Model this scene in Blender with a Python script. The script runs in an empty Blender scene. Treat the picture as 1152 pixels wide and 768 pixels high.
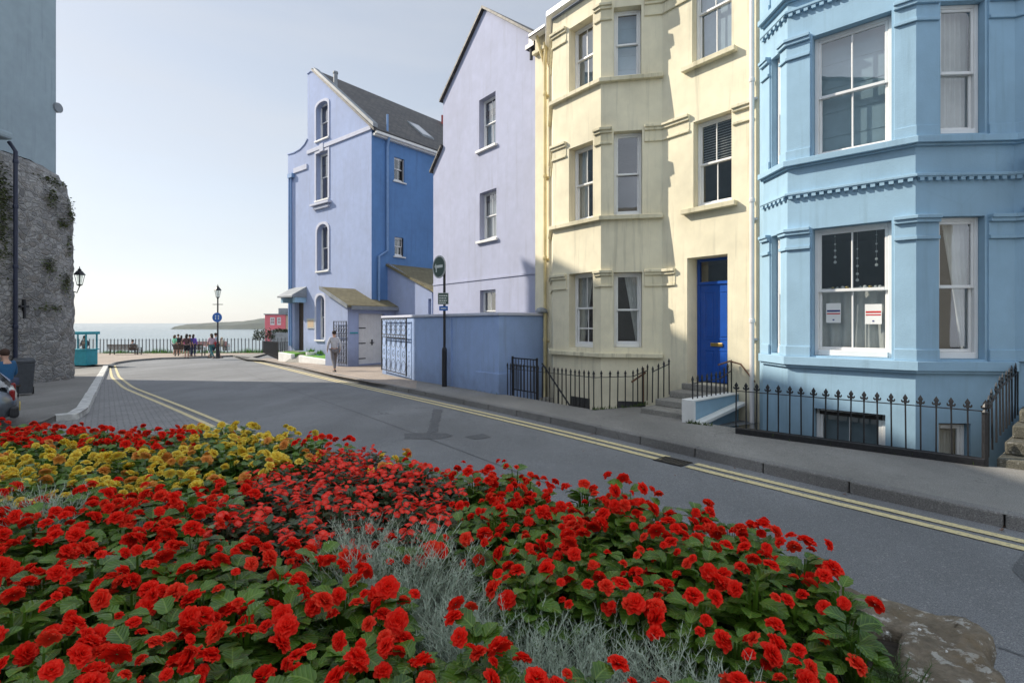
import bpy, bmesh, math, random
from math import sin, cos, tan, pi, radians, exp, log, sqrt, atan2, hypot
from mathutils import Vector, Matrix, noise
from mathutils.geometry import tessellate_polygon
random.seed(11)
D = bpy.data; SC = bpy.context.scene; COL = SC.collection

# ------------------------------------------------------------------ measuring
CZ = 1.7; FP = 576.0; CX = 576.0; CY = 363.0
TH = radians(38.5)
U = (-sin(TH), cos(TH)); V = (cos(TH), sin(TH))       # along the street to the sea / towards the houses
def sv(s, v): return (U[0]*s + V[0]*v, U[1]*s + V[1]*v)
def sp(t): return t if t > 20 else log(1 + exp(t))
def zp(x, y):                                          # pavement level: the street falls towards the sea
    return -0.022*sp(min(U[0]*x + U[1]*y, 52) - 6)
KERB = 0.12
def zr(x, y): return zp(x, y) - KERB
def gp(px, py, dz=0.0):
    a = (px-CX)/FP; b = (py-CY)/FP; Y = 10.0
    for _ in range(60): Y = (CZ - zp(a*Y, Y) - dz)/b
    return (a*Y, Y)
def pix(x, y, z): return (CX + FP*x/y, CY + FP*(CZ-z)/y)

# ------------------------------------------------------------------ materials
def nodes(name):
    m = D.materials.new(name); m.use_nodes = True
    nt = m.node_tree; b = nt.nodes['Principled BSDF']
    return m, nt, b
def nd(nt, t, **k):
    n = nt.nodes.new(t)
    for a, v in k.items(): setattr(n, a, v)
    return n
def L(nt, a, b): nt.links.new(a, b)
def coords(nt, kind, scale):
    if kind == 'W': out = nd(nt, 'ShaderNodeNewGeometry').outputs['Position']
    else: out = nd(nt, 'ShaderNodeTexCoord').outputs['UV' if kind == 'UV' else 'Object']
    mp = nd(nt, 'ShaderNodeMapping'); L(nt, out, mp.inputs['Vector'])
    mp.inputs['Scale'].default_value = scale if isinstance(scale, (tuple, list)) else (scale,)*3
    return mp.outputs['Vector']
def noi(nt, kind, scale, detail=4, rough=.6):
    n = nd(nt, 'ShaderNodeTexNoise'); n.inputs['Scale'].default_value = 1
    n.inputs['Detail'].default_value = detail; n.inputs['Roughness'].default_value = rough
    L(nt, coords(nt, kind, scale), n.inputs['Vector']); return n.outputs['Fac']
def rng(nt, x, a, b, c, d):
    n = nd(nt, 'ShaderNodeMapRange'); n.clamp = True
    for i, v in enumerate((a, b, c, d)): n.inputs[i+1].default_value = v
    L(nt, x, n.inputs[0]); return n.outputs[0]
def mix(nt, fac, a, b, mode='MIX'):
    n = nd(nt, 'ShaderNodeMix', data_type='RGBA', blend_type=mode)
    for s, v in ((n.inputs[0], fac), (n.inputs[6], a), (n.inputs[7], b)):
        if hasattr(v, 'is_output'): L(nt, v, s)
        elif isinstance(v, (int, float)): s.default_value = v
        else: s.default_value = (*v[:3], 1)
    return n.outputs[2]
def mth(nt, op, a, b=0.0, clamp=False):
    n = nd(nt, 'ShaderNodeMath', operation=op, use_clamp=clamp)
    for s, v in ((n.inputs[0], a), (n.inputs[1], b)):
        if hasattr(v, 'is_output'): L(nt, v, s)
        else: s.default_value = v
    return n.outputs[0]
def bump(nt, b, h, strength=.4, dist=.01):
    n = nd(nt, 'ShaderNodeBump'); n.inputs['Strength'].default_value = strength
    n.inputs['Distance'].default_value = dist
    L(nt, h, n.inputs['Height']); L(nt, n.outputs[0], b.inputs['Normal'])
def setc(nt, b, c):
    if hasattr(c, 'is_output'): L(nt, c, b.inputs['Base Color'])
    else: b.inputs['Base Color'].default_value = (*c, 1)
def plain(name, col, rough=.5, metal=0, var=.12, vs=6.0, bs=0, bd=.004, kind='O', spec=.5):
    m, nt, b = nodes(name)
    n = noi(nt, kind, vs)
    setc(nt, b, mix(nt, rng(nt, n, .3, .7, 0, 1), [c*(1-var) for c in col], [min(1, c*(1+var)) for c in col]))
    b.inputs['Roughness'].default_value = rough; b.inputs['Metallic'].default_value = metal
    b.inputs['Specular IOR Level'].default_value = spec
    if bs: bump(nt, b, noi(nt, kind, bs, 6), .5, bd)
    return m
def stucco(name, col, dirt, amt=.35, rough=.85):
    m, nt, b = nodes(name)
    big = noi(nt, 'W', (.55, .55, .4), 5, .65); mid = noi(nt, 'W', 3.1, 5)
    streak = noi(nt, 'W', (5, 5, .28), 4, .7)
    c = mix(nt, rng(nt, mid, .3, .75, 0, 1), [x*.93 for x in col], [min(1, x*1.05) for x in col])
    c = mix(nt, mth(nt, 'MULTIPLY', rng(nt, big, .42, .75, 0, 1), amt), c, dirt)
    c = mix(nt, mth(nt, 'MULTIPLY', rng(nt, streak, .54, .74, 0, 1), min(.9, amt*1.2)), c, dirt)
    # darker towards the foot of the wall
    geo = nd(nt, 'ShaderNodeNewGeometry'); sx = nd(nt, 'ShaderNodeSeparateXYZ'); L(nt, geo.outputs['Position'], sx.inputs[0])
    zz = mth(nt, 'ADD', sx.outputs[2], mth(nt, 'MULTIPLY', noi(nt, 'W', 2.2), -.9))
    c = mix(nt, mth(nt, 'MULTIPLY', rng(nt, zz, -.6, .25, 1, 0), .45), c, [x*.55 for x in dirt])
    # fine craquelure, a few hairline cracks
    vo = nd(nt, 'ShaderNodeTexVoronoi', feature='DISTANCE_TO_EDGE'); vo.inputs['Scale'].default_value = .55
    wob = nd(nt, 'ShaderNodeTexNoise'); wob.inputs['Scale'].default_value = 2.0
    vm = nd(nt, 'ShaderNodeVectorMath', operation='ADD'); L(nt, geo.outputs['Position'], vm.inputs[0]); L(nt, wob.outputs['Color'], vm.inputs[1])
    L(nt, vm.outputs[0], vo.inputs['Vector'])
    cr = mth(nt, 'MULTIPLY', rng(nt, vo.outputs['Distance'], 0, .006, 1, 0), rng(nt, big, .54, .66, 0, .10))
    c = mix(nt, cr, c, [x*.6 for x in dirt])
    setc(nt, b, c); b.inputs['Roughness'].default_value = rough
    b.inputs['Specular IOR Level'].default_value = .3
    h = mth(nt, 'ADD', noi(nt, 'W', 45, 4), mth(nt, 'MULTIPLY', noi(nt, 'W', 3, 3), 2.0))
    bump(nt, b, h, .35, .006)
    return m
MT = {}
MT['yellow'] = stucco('cream_stucco', (.80, .735, .55), (.40, .37, .28), .55)
MT['cream_trim'] = stucco('cream_trim', (.74, .68, .50), (.27, .25, .16), .75)
MT['lav'] = stucco('lavender_stucco', (.40, .425, .56), (.30, .31, .38), .5)
MT['lavfar'] = stucco('lavender_stucco_far', (.35, .42, .62), (.28, .31, .42), .45)
MT['blue'] = stucco('sky_blue_stucco', (.32, .49, .63), (.22, .33, .41), .45)
MT['wallblue'] = stucco('garden_wall_blue', (.33, .45, .71), (.25, .31, .45), .45)
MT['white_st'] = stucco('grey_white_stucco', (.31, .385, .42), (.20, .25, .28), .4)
MT['opposite'] = stucco('opposite_stucco', (.62, .60, .54), (.45, .44, .4), .3)
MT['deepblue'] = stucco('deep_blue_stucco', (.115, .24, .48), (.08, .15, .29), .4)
MT['trimwhite'] = plain('white_painted_trim', (.72, .72, .70), .55, var=.08, vs=3, kind='W')
MT['white'] = plain('white_gloss_paint', (.78, .78, .77), .35, var=.04, vs=4, kind='W')
MT['iron'] = plain('black_iron', (.016, .016, .018), .42, var=.5, vs=30, bs=120, bd=.001)
MT['rustiron'] = plain('rusty_iron', (.14, .07, .04), .8, var=.5, vs=40, bs=120, bd=.001)
MT['doorblue'] = plain('royal_blue_paint', (.012, .075, .36), .3, var=.08)
MT['brass'] = plain('dull_brass', (.5, .36, .13), .35, 1)
MT['dark'] = plain('room_shade_dark', (.035, .03, .028), .9, var=.4, vs=1.5)  # shade of unlit rooms put into the colour
MT['curtain'] = plain('net_curtain', (.72, .71, .68), .9, var=.08, vs=5)
MT['blind'] = plain('roller_blind', (.32, .40, .46), .8, var=.08)
MT['paleblue'] = plain('pale_blue_blind', (.35, .48, .56), .8, var=.06)
MT['paper'] = plain('paper', (.8, .8, .78), .7, var=.03)
MT['redband'] = plain('red_print', (.55, .04, .04), .7)
MT['navyband'] = plain('navy_print', (.03, .05, .2), .7)
MT['teal'] = plain('teal_paint', (.02, .30, .36), .45)
MT['bin'] = plain('grey_plastic', (.05, .056, .066), .5, var=.2, vs=12)
MT['pipe_navy'] = plain('navy_pipe', (.012, .018, .045), .4)
MT['pipe_white'] = plain('white_pipe', (.68, .64, .62), .45, var=.08, vs=3, kind='W')
MT['pipe_cream'] = plain('cream_pipe', (.62, .52, .28), .5, var=.15, vs=3, kind='W')
MT['pipe_blue'] = plain('blue_pipe', (.17, .29, .50), .5, var=.1)
MT['wood'] = plain('dark_wood', (.05, .032, .02), .6, var=.3, vs=8)
MT['redwood'] = plain('red_paint_wood', (.32, .05, .04), .6, var=.2)
MT['signgreen'] = plain('dull_green_sign', (.035, .075, .062), .5, var=.2)
MT['signgrey'] = plain('sign_rim_grey', (.42, .44, .44), .5)
MT['signwhite'] = plain('sign_white', (.62, .66, .64), .5)
MT['signblue'] = plain('sign_blue', (.02, .12, .42), .45)
MT['lavtrim'] = stucco('pale_lavender_trim', (.56, .58, .68), (.4, .42, .48), .3)
MT['yline'] = None
MT['skin'] = plain('skin', (.52, .30, .21), .5, var=.06)
MT['pink'] = plain('pink_render', (.72, .17, .20), .8, var=.1, kind='W', vs=.8)
MT['beige'] = plain('beige_render', (.52, .40, .28), .85, var=.1, kind='W', vs=.8)
MT['turf'] = plain('mown_turf', (.10, .26, .03), .9, var=.3, vs=20, bs=80, bd=.02, kind='W')
MT['cardark'] = plain('car_silver', (.17, .19, .22), .25, .7, var=.03)
MT['tyre'] = plain('tyre_rubber', (.015, .015, .015), .8)
MT['blackplastic'] = plain('black_trim', (.02, .02, .022), .5)
MT['redlens'] = plain('red_lens', (.22, .012, .012), .15)
MT['plate'] = plain('number_plate_yellow', (.7, .5, .08), .5)
MT['lead'] = plain('grey_lead', (.22, .24, .26), .6, var=.2, kind='W', vs=2)
MT['rubber'] = MT['blackplastic']

def glass(name, extra=.05, mult=1.7, tint=(.86, .9, .9)):
    m = D.materials.new(name); m.use_nodes = True; nt = m.node_tree
    nt.nodes.remove(nt.nodes['Principled BSDF']); out = nt.nodes['Material Output']
    tr = nd(nt, 'ShaderNodeBsdfTransparent'); tr.inputs[0].default_value = (*tint, 1)
    gl = nd(nt, 'ShaderNodeBsdfGlossy'); gl.inputs['Roughness'].default_value = .015
    lw = nd(nt, 'ShaderNodeLayerWeight'); lw.inputs[0].default_value = .5
    f = mth(nt, 'ADD', mth(nt, 'MULTIPLY', mth(nt, 'POWER', lw.outputs['Facing'], 3.2), mult), extra, True)
    bp = nd(nt, 'ShaderNodeBump'); bp.inputs['Strength'].default_value = .06; bp.inputs['Distance'].default_value = .02
    L(nt, noi(nt, 'W', 1.6, 1), bp.inputs['Height']); L(nt, bp.outputs[0], gl.inputs['Normal'])
    mx = nd(nt, 'ShaderNodeMixShader'); L(nt, f, mx.inputs[0]); L(nt, tr.outputs[0], mx.inputs[1]); L(nt, gl.outputs[0], mx.inputs[2])
    L(nt, mx.outputs[0], out.inputs[0]); return m
MT['glass'] = glass('window_glass', .20, 1.6)
MT['glass_sea'] = glass('kiosk_glass', .05, 1.0)

def asphalt(name, col, rough=.85, patchy=.3, scale=1.0):
    m, nt, b = nodes(name)
    big = noi(nt, 'W', (.35, .35, 1), 5, .6); fine = noi(nt, 'W', 160*scale, 2); mid = noi(nt, 'W', 9, 4)
    vo = nd(nt, 'ShaderNodeTexVoronoi'); vo.inputs['Scale'].default_value = 95*scale
    L(nt, nd(nt, 'ShaderNodeNewGeometry').outputs['Position'], vo.inputs['Vector'])
    c = mix(nt, rng(nt, big, .3, .7, 0, 1), [x*(1-patchy) for x in col], [x*(1+patchy) for x in col])
    c = mix(nt, mth(nt, 'MULTIPLY', rng(nt, mid, .45, .7, 0, 1), .3), c, [x*.72 for x in col])
    mp = coords(nt, 'W', (1.1, .16, 1)); mp.node.vector_type = 'POINT'; mp.node.inputs['Rotation'].default_value = (0, 0, -TH)
    st_ = nd(nt, 'ShaderNodeTexNoise'); st_.inputs['Scale'].default_value = 1; st_.inputs['Detail'].default_value = 5; L(nt, mp, st_.inputs['Vector'])
    c = mix(nt, rng(nt, st_.outputs['Fac'], .42, .68, 0, .38), c, [x*.6 for x in col]); c = mix(nt, rng(nt, st_.outputs['Fac'], .30, .42, .3, 0), c, [min(1, x*1.35) for x in col])
    c = mix(nt, rng(nt, fine, .35, .68, .0, .75), mix(nt, 1.0, c, (.52,.52,.52), 'MULTIPLY'), mix(nt, 1.0, c, (1.65, 1.62, 1.58), 'MULTIPLY'))
    sep = nd(nt, 'ShaderNodeSeparateColor'); L(nt, vo.outputs['Color'], sep.inputs[0])
    c = mix(nt, mth(nt, 'MULTIPLY', mth(nt, 'GREATER_THAN', sep.outputs[0], .95), .35), c, (.36, .35, .33))
    ve = nd(nt, 'ShaderNodeTexVoronoi', feature='DISTANCE_TO_EDGE'); ve.inputs['Scale'].default_value = .33
    wb = nd(nt, 'ShaderNodeTexNoise'); wb.inputs['Scale'].default_value = 3.5; wb.inputs['Detail'].default_value = 6
    gp_ = nd(nt, 'ShaderNodeNewGeometry').outputs['Position']; L(nt, gp_, wb.inputs['Vector'])
    va = nd(nt, 'ShaderNodeVectorMath', operation='MULTIPLY_ADD'); L(nt, wb.outputs['Color'], va.inputs[0]); va.inputs[1].default_value = (.5,.5,.5); L(nt, gp_, va.inputs[2]); L(nt, va.outputs[0], ve.inputs['Vector'])
    ck = mth(nt, 'MULTIPLY', rng(nt, ve.outputs['Distance'], 0, .0045, 1, 0), rng(nt, big, .48, .58, 0, .8))
    c = mix(nt, ck, c, [x*.35 for x in col])
    oil = rng(nt, noi(nt, 'W', 1.7, 4, .7), .62, .74, 0, .45); c = mix(nt, oil, c, [x*.5 for x in col])
    setc(nt, b, c); b.inputs['Roughness'].default_value = rough
    bump(nt, b, mth(nt, 'ADD', fine, vo.outputs['Distance']), .6, .005)
    return m
MT['road'] = asphalt('worn_asphalt', (.195, .203, .213), patchy=.22)
MT['pave'] = asphalt('tarmac_pavement', (.245, .238, .224), .9, .3, .8)
MT['mossstone'] = asphalt('mossy_step_stone', (.125, .12, .095), .9, .4, .6)
MT['patch'] = asphalt('fresh_tarmac', (.115, .12, .127), .8, .15)
MT['concrete'] = asphalt('weathered_concrete', (.27, .26, .235), .9, .25, .6)
MT['promenade'] = asphalt('pinkish_paving', (.36, .30, .25), .9, .12, .6)

def brickmat(name, c1, c2, mortar, w, h, msize, bumpd=.008, rough=.85, offs=.5, kind='UV', rot=0):
    m, nt, b = nodes(name)
    br = nd(nt, 'ShaderNodeTexBrick'); br.offset = offs
    vec = coords(nt, kind, 1.0)
    if rot: vec.node.inputs['Rotation'].default_value = (0, 0, rot)
    wob = nd(nt, 'ShaderNodeTexNoise'); wob.inputs['Scale'].default_value = 5
    L(nt, vec, wob.inputs['Vector'])
    sub = nd(nt, 'ShaderNodeVectorMath', operation='MULTIPLY_ADD'); L(nt, wob.outputs['Color'], sub.inputs[0])
    sub.inputs[1].default_value = (.02, .02, 0); L(nt, vec, sub.inputs[2]); L(nt, sub.outputs[0], br.inputs['Vector'])
    br.inputs['Scale'].default_value = 1; br.inputs['Brick Width'].default_value = w; br.inputs['Row Height'].default_value = h
    br.inputs['Mortar Size'].default_value = msize; br.inputs['Bias'].default_value = 0
    for k, v in (('Color1', c1), ('Color2', c2), ('Mortar', mortar)): br.inputs[k].default_value = (*v, 1)
    n = noi(nt, 'W', 1.3, 5); n2 = noi(nt, 'W', 22, 4)
    c = mix(nt, rng(nt, n, .35, .7, 0, .55), br.outputs['Color'], [x*.55 for x in c1])
    c = mix(nt, rng(nt, n2, .4, .75, 0, .4), c, [min(1, x*1.5) for x in c2])
    setc(nt, b, c); b.inputs['Roughness'].default_value = rough
    bump(nt, b, mth(nt, 'ADD', mth(nt, 'MULTIPLY', br.outputs['Fac'], -1), mth(nt, 'MULTIPLY', n2, .4)), .7, bumpd)
    return m
MT['setts'] = brickmat('granite_setts', (.21, .21, .215), (.27, .265, .26), (.10, .10, .10), .2, .11, .012)
MT['slate'] = brickmat('slate_roof', (.032, .032, .036), (.10, .092, .082), (.012, .012, .012), .34, .24, .02, rough=.6)
MT['mossroof'] = brickmat('mossy_roof', (.14, .12, .065), (.20, .175, .10), (.06, .055, .035), .3, .22, .01)
def rubble(name, scale=4.6, c1=(.19, .19, .187), c2=(.44, .435, .42), mort=(.38, .37, .35)):
    m, nt, b = nodes(name)
    g = nd(nt, 'ShaderNodeNewGeometry').outputs['Position']
    wob = nd(nt, 'ShaderNodeTexNoise'); wob.inputs['Scale'].default_value = 2.4; L(nt, g, wob.inputs['Vector'])
    ma = nd(nt, 'ShaderNodeVectorMath', operation='MULTIPLY_ADD'); L(nt, wob.outputs['Color'], ma.inputs[0]); ma.inputs[1].default_value = (.35, .35, .25); L(nt, g, ma.inputs[2])
    mp = nd(nt, 'ShaderNodeMapping'); mp.inputs['Scale'].default_value = (1, 1, 1.45); L(nt, ma.outputs[0], mp.inputs['Vector'])
    vd = nd(nt, 'ShaderNodeTexVoronoi', feature='DISTANCE_TO_EDGE'); vc = nd(nt, 'ShaderNodeTexVoronoi')
    for v in (vd, vc): v.inputs['Scale'].default_value = scale; L(nt, mp.outputs[0], v.inputs['Vector'])
    sep = nd(nt, 'ShaderNodeSeparateColor'); L(nt, vc.outputs['Color'], sep.inputs[0])
    c = mix(nt, sep.outputs[0], c1, c2)
    c = mix(nt, rng(nt, sep.outputs[1], .6, 1, 0, .4), c, (.24, .19, .13))
    c = mix(nt, rng(nt, noi(nt, 'W', 14, 5), .35, .7, 0, .5), c, [x*.5 for x in c1])
    c = mix(nt, rng(nt, vd.outputs['Distance'], .0, .09, .8, 0), c, mort)
    c = mix(nt, rng(nt, noi(nt, 'W', (.8, .8, .35), 5), .5, .75, 0, .6), c, [x*.45 for x in c1])
    c = mix(nt, rng(nt, noi(nt, 'W', 5.5, 5), .62, .74, 0, .55), c, (.42, .43, .36))
    setc(nt, b, c); b.inputs['Roughness'].default_value = .9
    h = mth(nt, 'ADD', rng(nt, vd.outputs['Distance'], 0, .14, 0, 1), mth(nt, 'MULTIPLY', noi(nt, 'W', 18, 5), .5))
    bump(nt, b, h, .9, .05)
    return m
MT['rubble'] = rubble('limestone_rubble')
def rock():
    m, nt, b = nodes('planter_stone')
    c = mix(nt, rng(nt, noi(nt, 'W', 5, 8, .65), .3, .7, 0, 1), (.14,.11,.07), (.34,.285,.21))
    c = mix(nt, rng(nt, noi(nt, 'W', 38, 6, .7), .4, .7, 0, .6), c, (.075,.062,.045))
    c = mix(nt, rng(nt, noi(nt, 'W', 24, 6, .7), .56, .62, 0, .85), c, (.55,.54,.49))
    c = mix(nt, rng(nt, noi(nt, 'W', 3.1, 5, .7), .55, .68, 0, .6), c, (.22,.15,.07))
    setc(nt, b, c); b.inputs['Roughness'].default_value = .92
    bump(nt, b, mth(nt, 'ADD', noi(nt, 'W', 16, 9, .7), mth(nt, 'MULTIPLY', noi(nt, 'W', 70, 5, .7), .5)), 1.0, .03); return m
MT['bedstone'] = rock()
def linepaint():
    m, nt, b = nodes('yellow_line_paint')
    w = noi(nt, 'W', 28, 5, .7)
    c = mix(nt, rng(nt, w, .5, .68, 0, 1), (.64, .54, .29), (.27, .25, .2))
    setc(nt, b, c); b.inputs['Roughness'].default_value = .7; bump(nt, b, w, .3, .003); return m
MT['yline'] = linepaint()
MT['kerbstone'] = asphalt('granite_kerb', (.2, .195, .19), .85, .3, .9)
MT['kerbwhite'] = plain('whitened_kerb', (.52, .52, .5), .8, var=.35, vs=5, bs=30, kind='W')
MT['wleaf0'] = plain('weed_green', (.07,.11,.03), .8, var=.4, vs=20, kind='W')
MT['soil'] = plain('dark_soil', (.028, .02, .013), .95, var=.5, vs=30, bs=60, bd=.02, kind='W')

# ------------------------------------------------------------------ meshes
class Parts:          # every moulding becomes a part of its own
    def __init__(s, parent, m, bevel=.007): s.p, s.m, s.b = parent, m, bevel
    def _do(s, k, name, a): q = MB(); getattr(q, k)(*a); return q.build(name, s.m, s.p, bevel=s.b)
    def band(s, *a, name='moulding'): return s._do('band', name, a)
    def fbox(s, *a, name='moulding'): return s._do('fbox', name, a)
    def hexa(s, *a, name='coping'): return s._do('hexa', name, a)
class MB:
    def __init__(s): s.v = []; s.f = []; s.uv = None
    def face(s, pts):
        n = len(s.v); s.v += [tuple(p) for p in pts]; s.f.append(tuple(range(n, n+len(pts)))); return s
    def hexa(s, p):            # 8 points: bottom 4, top 4
        n = len(s.v); s.v += [tuple(q) for q in p]
        for f in ((0,3,2,1), (4,5,6,7), (0,1,5,4), (1,2,6,5), (2,3,7,6), (3,0,4,7)): s.f.append(tuple(n+i for i in f))
        return s
    def box(s, x0, x1, y0, y1, z0, z1):
        return s.hexa([(x0,y0,z0),(x1,y0,z0),(x1,y1,z0),(x0,y1,z0),(x0,y0,z1),(x1,y0,z1),(x1,y1,z1),(x0,y1,z1)])
    def fbox(s, F, a0, a1, o0, o1, z0, z1):
        return s.hexa([F.w(a0,o1,z0),F.w(a1,o1,z0),F.w(a1,o0,z0),F.w(a0,o0,z0),F.w(a0,o1,z1),F.w(a1,o1,z1),F.w(a1,o0,z1),F.w(a0,o0,z1)])
    def tube(s, pts, rad, n=8, cap=True):
        pts = [Vector(p) for p in pts]; rs = rad if isinstance(rad, (list, tuple)) else [rad]*len(pts)
        base = len(s.v); up = Vector((0,0,1))
        for i, p in enumerate(pts):
            t = (pts[min(i+1, len(pts)-1)] - pts[max(i-1, 0)]).normalized()
            a = t.cross(up) if abs(t.z) < .95 else t.cross(Vector((0,1,0)))
            a.normalize(); b = t.cross(a)
            for k in range(n):
                q = p + (a*cos(2*pi*k/n) + b*sin(2*pi*k/n))*rs[i]; s.v.append(tuple(q))
        for i in range(len(pts)-1):
            for k in range(n):
                k2 = (k+1) % n; o = base+i*n
                s.f.append((o+k, o+k2, o+n+k2, o+n+k))
        if cap:
            s.f.append(tuple(base+k for k in reversed(range(n)))); o = base+(len(pts)-1)*n
            s.f.append(tuple(o+k for k in range(n)))
        return s
    def lathe(s, c, prof, n=12, sx=1, sy=1):
        base = len(s.v)
        for r, z in prof:
            for k in range(n): s.v.append((c[0]+r*sx*cos(2*pi*k/n), c[1]+r*sy*sin(2*pi*k/n), c[2]+z))
        for i in range(len(prof)-1):
            for k in range(n):
                k2 = (k+1) % n; s.f.append((base+i*n+k, base+i*n+k2, base+(i+1)*n+k2, base+(i+1)*n+k))
        s.f.append(tuple(base+k for k in reversed(range(n)))); o = base+(len(prof)-1)*n
        s.f.append(tuple(o+k for k in range(n))); return s
    def prism(s, poly, z0, z1, topz=None):
        n = len(s.v); m = len(poly)
        f0 = z0 if callable(z0) else (lambda x, y: z0); f1 = z1 if callable(z1) else (lambda x, y: z1)
        s.v += [(p[0], p[1], f0(*p)) for p in poly] + [(p[0], p[1], f1(*p)) for p in poly]
        for i in range(m):
            j = (i+1) % m; s.f.append((n+i, n+j, n+m+j, n+m+i))
        for t in tessellate_polygon([[Vector((p[0], p[1], 0)) for p in poly]]):
            s.f.append(tuple(n+m+i for i in t)); s.f.append(tuple(n+i for i in reversed(t)))
        return s
    def sheet(s, poly, zf):
        n = len(s.v); s.v += [(p[0], p[1], zf(*p)) for p in poly]
        for t in tessellate_polygon([[Vector((p[0], p[1], 0)) for p in poly]]): s.f.append(tuple(n+i for i in t))
        return s
    def band(s, pts, z0, z1, e, e0=-.03):       # moulding along a polyline (left to right), mitred; z may be functions
        A = offset(pts, e0); B = offset(pts, e); n = len(pts); b = len(s.v)
        f0 = z0 if callable(z0) else (lambda x, y: z0); f1 = z1 if callable(z1) else (lambda x, y: z1)
        for i in range(n):
            s.v += [(*A[i], f0(*A[i])), (*B[i], f0(*B[i])), (*B[i], f1(*B[i])), (*A[i], f1(*A[i]))]
        for i in range(n-1):
            o = b+4*i
            for k in range(4):
                k2 = (k+1) % 4; s.f.append((o+k, o+k2, o+4+k2, o+4+k))
        s.f.append((b, b+3, b+2, b+1)); o = b+4*(n-1); s.f.append((o, o+1, o+2, o+3)); return s
    def ball(s, c, r, n=10, m=7, sx=1, sy=1, sz=1):
        return s.lathe(c, [(r*max(.02, sin(pi*i/m)), -r*sz*cos(pi*i/m)) for i in range(m+1)], n, sx, sy)
    def wall(s, F, outline, holes=(), reveal=.15, o=0.0):
        loops = [[Vector((a, z, 0)) for a, z in outline]] + [[Vector((a, z, 0)) for a, z in h] for h in holes]
        flat = [p for l in loops for p in l]; n = len(s.v)
        s.v += [tuple(F.w(p.x, o, p.y)) for p in flat]
        for t in tessellate_polygon(loops): s.f.append(tuple(n+i for i in t))
        for h in holes:
            for i in range(len(h)):
                (a, z), (a2, z2) = h[i], h[(i+1) % len(h)]
                s.face([F.w(a,o,z), F.w(a2,o,z2), F.w(a2,o-reveal,z2), F.w(a,o-reveal,z)])
        return s
    def build(s, name, m, parent=None, smooth=False, bevel=0, seg=2, recalc=True):
        me = D.meshes.new(name); me.from_pydata(s.v, [], s.f)
        if s.uv is None:
            uv = me.uv_layers.new(name='UVMap').data
            for p in me.polygons:
                nn = p.normal
                t = Vector((nn.y, -nn.x, 0))
                t = Vector((1,0,0)) if t.length < .05 else t.normalized()
                if abs(nn.z) > .995: t = Vector((V[0], V[1], 0))
                bt = nn.cross(t)
                for li in p.loop_indices:
                    co = me.vertices[me.loops[li].vertex_index].co; uv[li].uv = (co.dot(t), co.dot(bt))
        else:
            uv = me.uv_layers.new(name='UVMap').data
            for li, l in enumerate(me.loops): uv[li].uv = s.uv[l.vertex_index]
        if recalc:
            b = bmesh.new(); b.from_mesh(me); bmesh.ops.recalc_face_normals(b, faces=b.faces); b.to_mesh(me); b.free()
        if smooth:
            for p in me.polygons: p.use_smooth = True
        me.materials.append(MT[m] if isinstance(m, str) else m)
        o = D.objects.new(name, me); COL.objects.link(o)
        if bevel:
            bv = o.modifiers.new('b', 'BEVEL'); bv.width = bevel; bv.segments = seg; bv.limit_method = 'ANGLE'; bv.angle_limit = radians(40)
        if parent:
            par(o, parent)
        return o
def par(o, parent):
    o.parent = parent; o.matrix_parent_inverse = wm(parent).inverted()
def wm(o):
    m = o.matrix_basis.copy()
    return (wm(o.parent) @ o.matrix_parent_inverse @ m) if o.parent else m
def offset(pts, e):
    out = []
    for i, p in enumerate(pts):
        ns = []
        for a, b in ((i-1, i), (i, i+1)):
            if a >= 0 and b < len(pts):
                dx, dy = pts[b][0]-pts[a][0], pts[b][1]-pts[a][1]; l = hypot(dx, dy) or 1
                ns.append((dy/l, -dx/l))
        if len(ns) == 2:
            mx, my = ns[0][0]+ns[1][0], ns[0][1]+ns[1][1]; k = 2/(mx*mx+my*my)
            nx, ny = mx*k, my*k
        else: nx, ny = ns[0]
        out.append((p[0]+nx*e, p[1]+ny*e))
    return out
class Fr:                     # a wall plane: a runs to the right, o outwards
    def __init__(s, P0, P1):
        dx, dy = P1[0]-P0[0], P1[1]-P0[1]; s.len = hypot(dx, dy); s.O = P0
        s.d = (dx/s.len, dy/s.len); s.n = (s.d[1], -s.d[0])
    def w(s, a, o, z): return Vector((s.O[0]+s.d[0]*a+s.n[0]*o, s.O[1]+s.d[1]*a+s.n[1]*o, z))
    def px(s, x, y=CY, o=0.0):
        k = (x-CX)/FP; c = s.n[0]*s.O[0]+s.n[1]*s.O[1]+o
        Y = c/(k*s.n[0]+s.n[1]); X = k*Y
        return ((X-s.O[0])*s.d[0]+(Y-s.O[1])*s.d[1], CZ-(y-CY)*Y/FP)
    def a(s, x, o=0.0): return s.px(x, CY, o)[0]
    def z(s, x, y, o=0.0): return s.px(x, y, o)[1]
    def ang(s): return atan2(s.d[1], s.d[0])
def rect(a0, a1, z0, z1): return [(a0,z0),(a1,z0),(a1,z1),(a0,z1)]
def arch(a0, a1, z0, z1, rise=None, n=8):
    c = (a0+a1)/2; r = (a1-a0)/2; rise = rise or r
    return [(a0,z0),(a1,z0)] + [(c+r*cos(pi*i/n), z1-rise+rise*sin(pi*i/n)) for i in range(n+1)]

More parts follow.
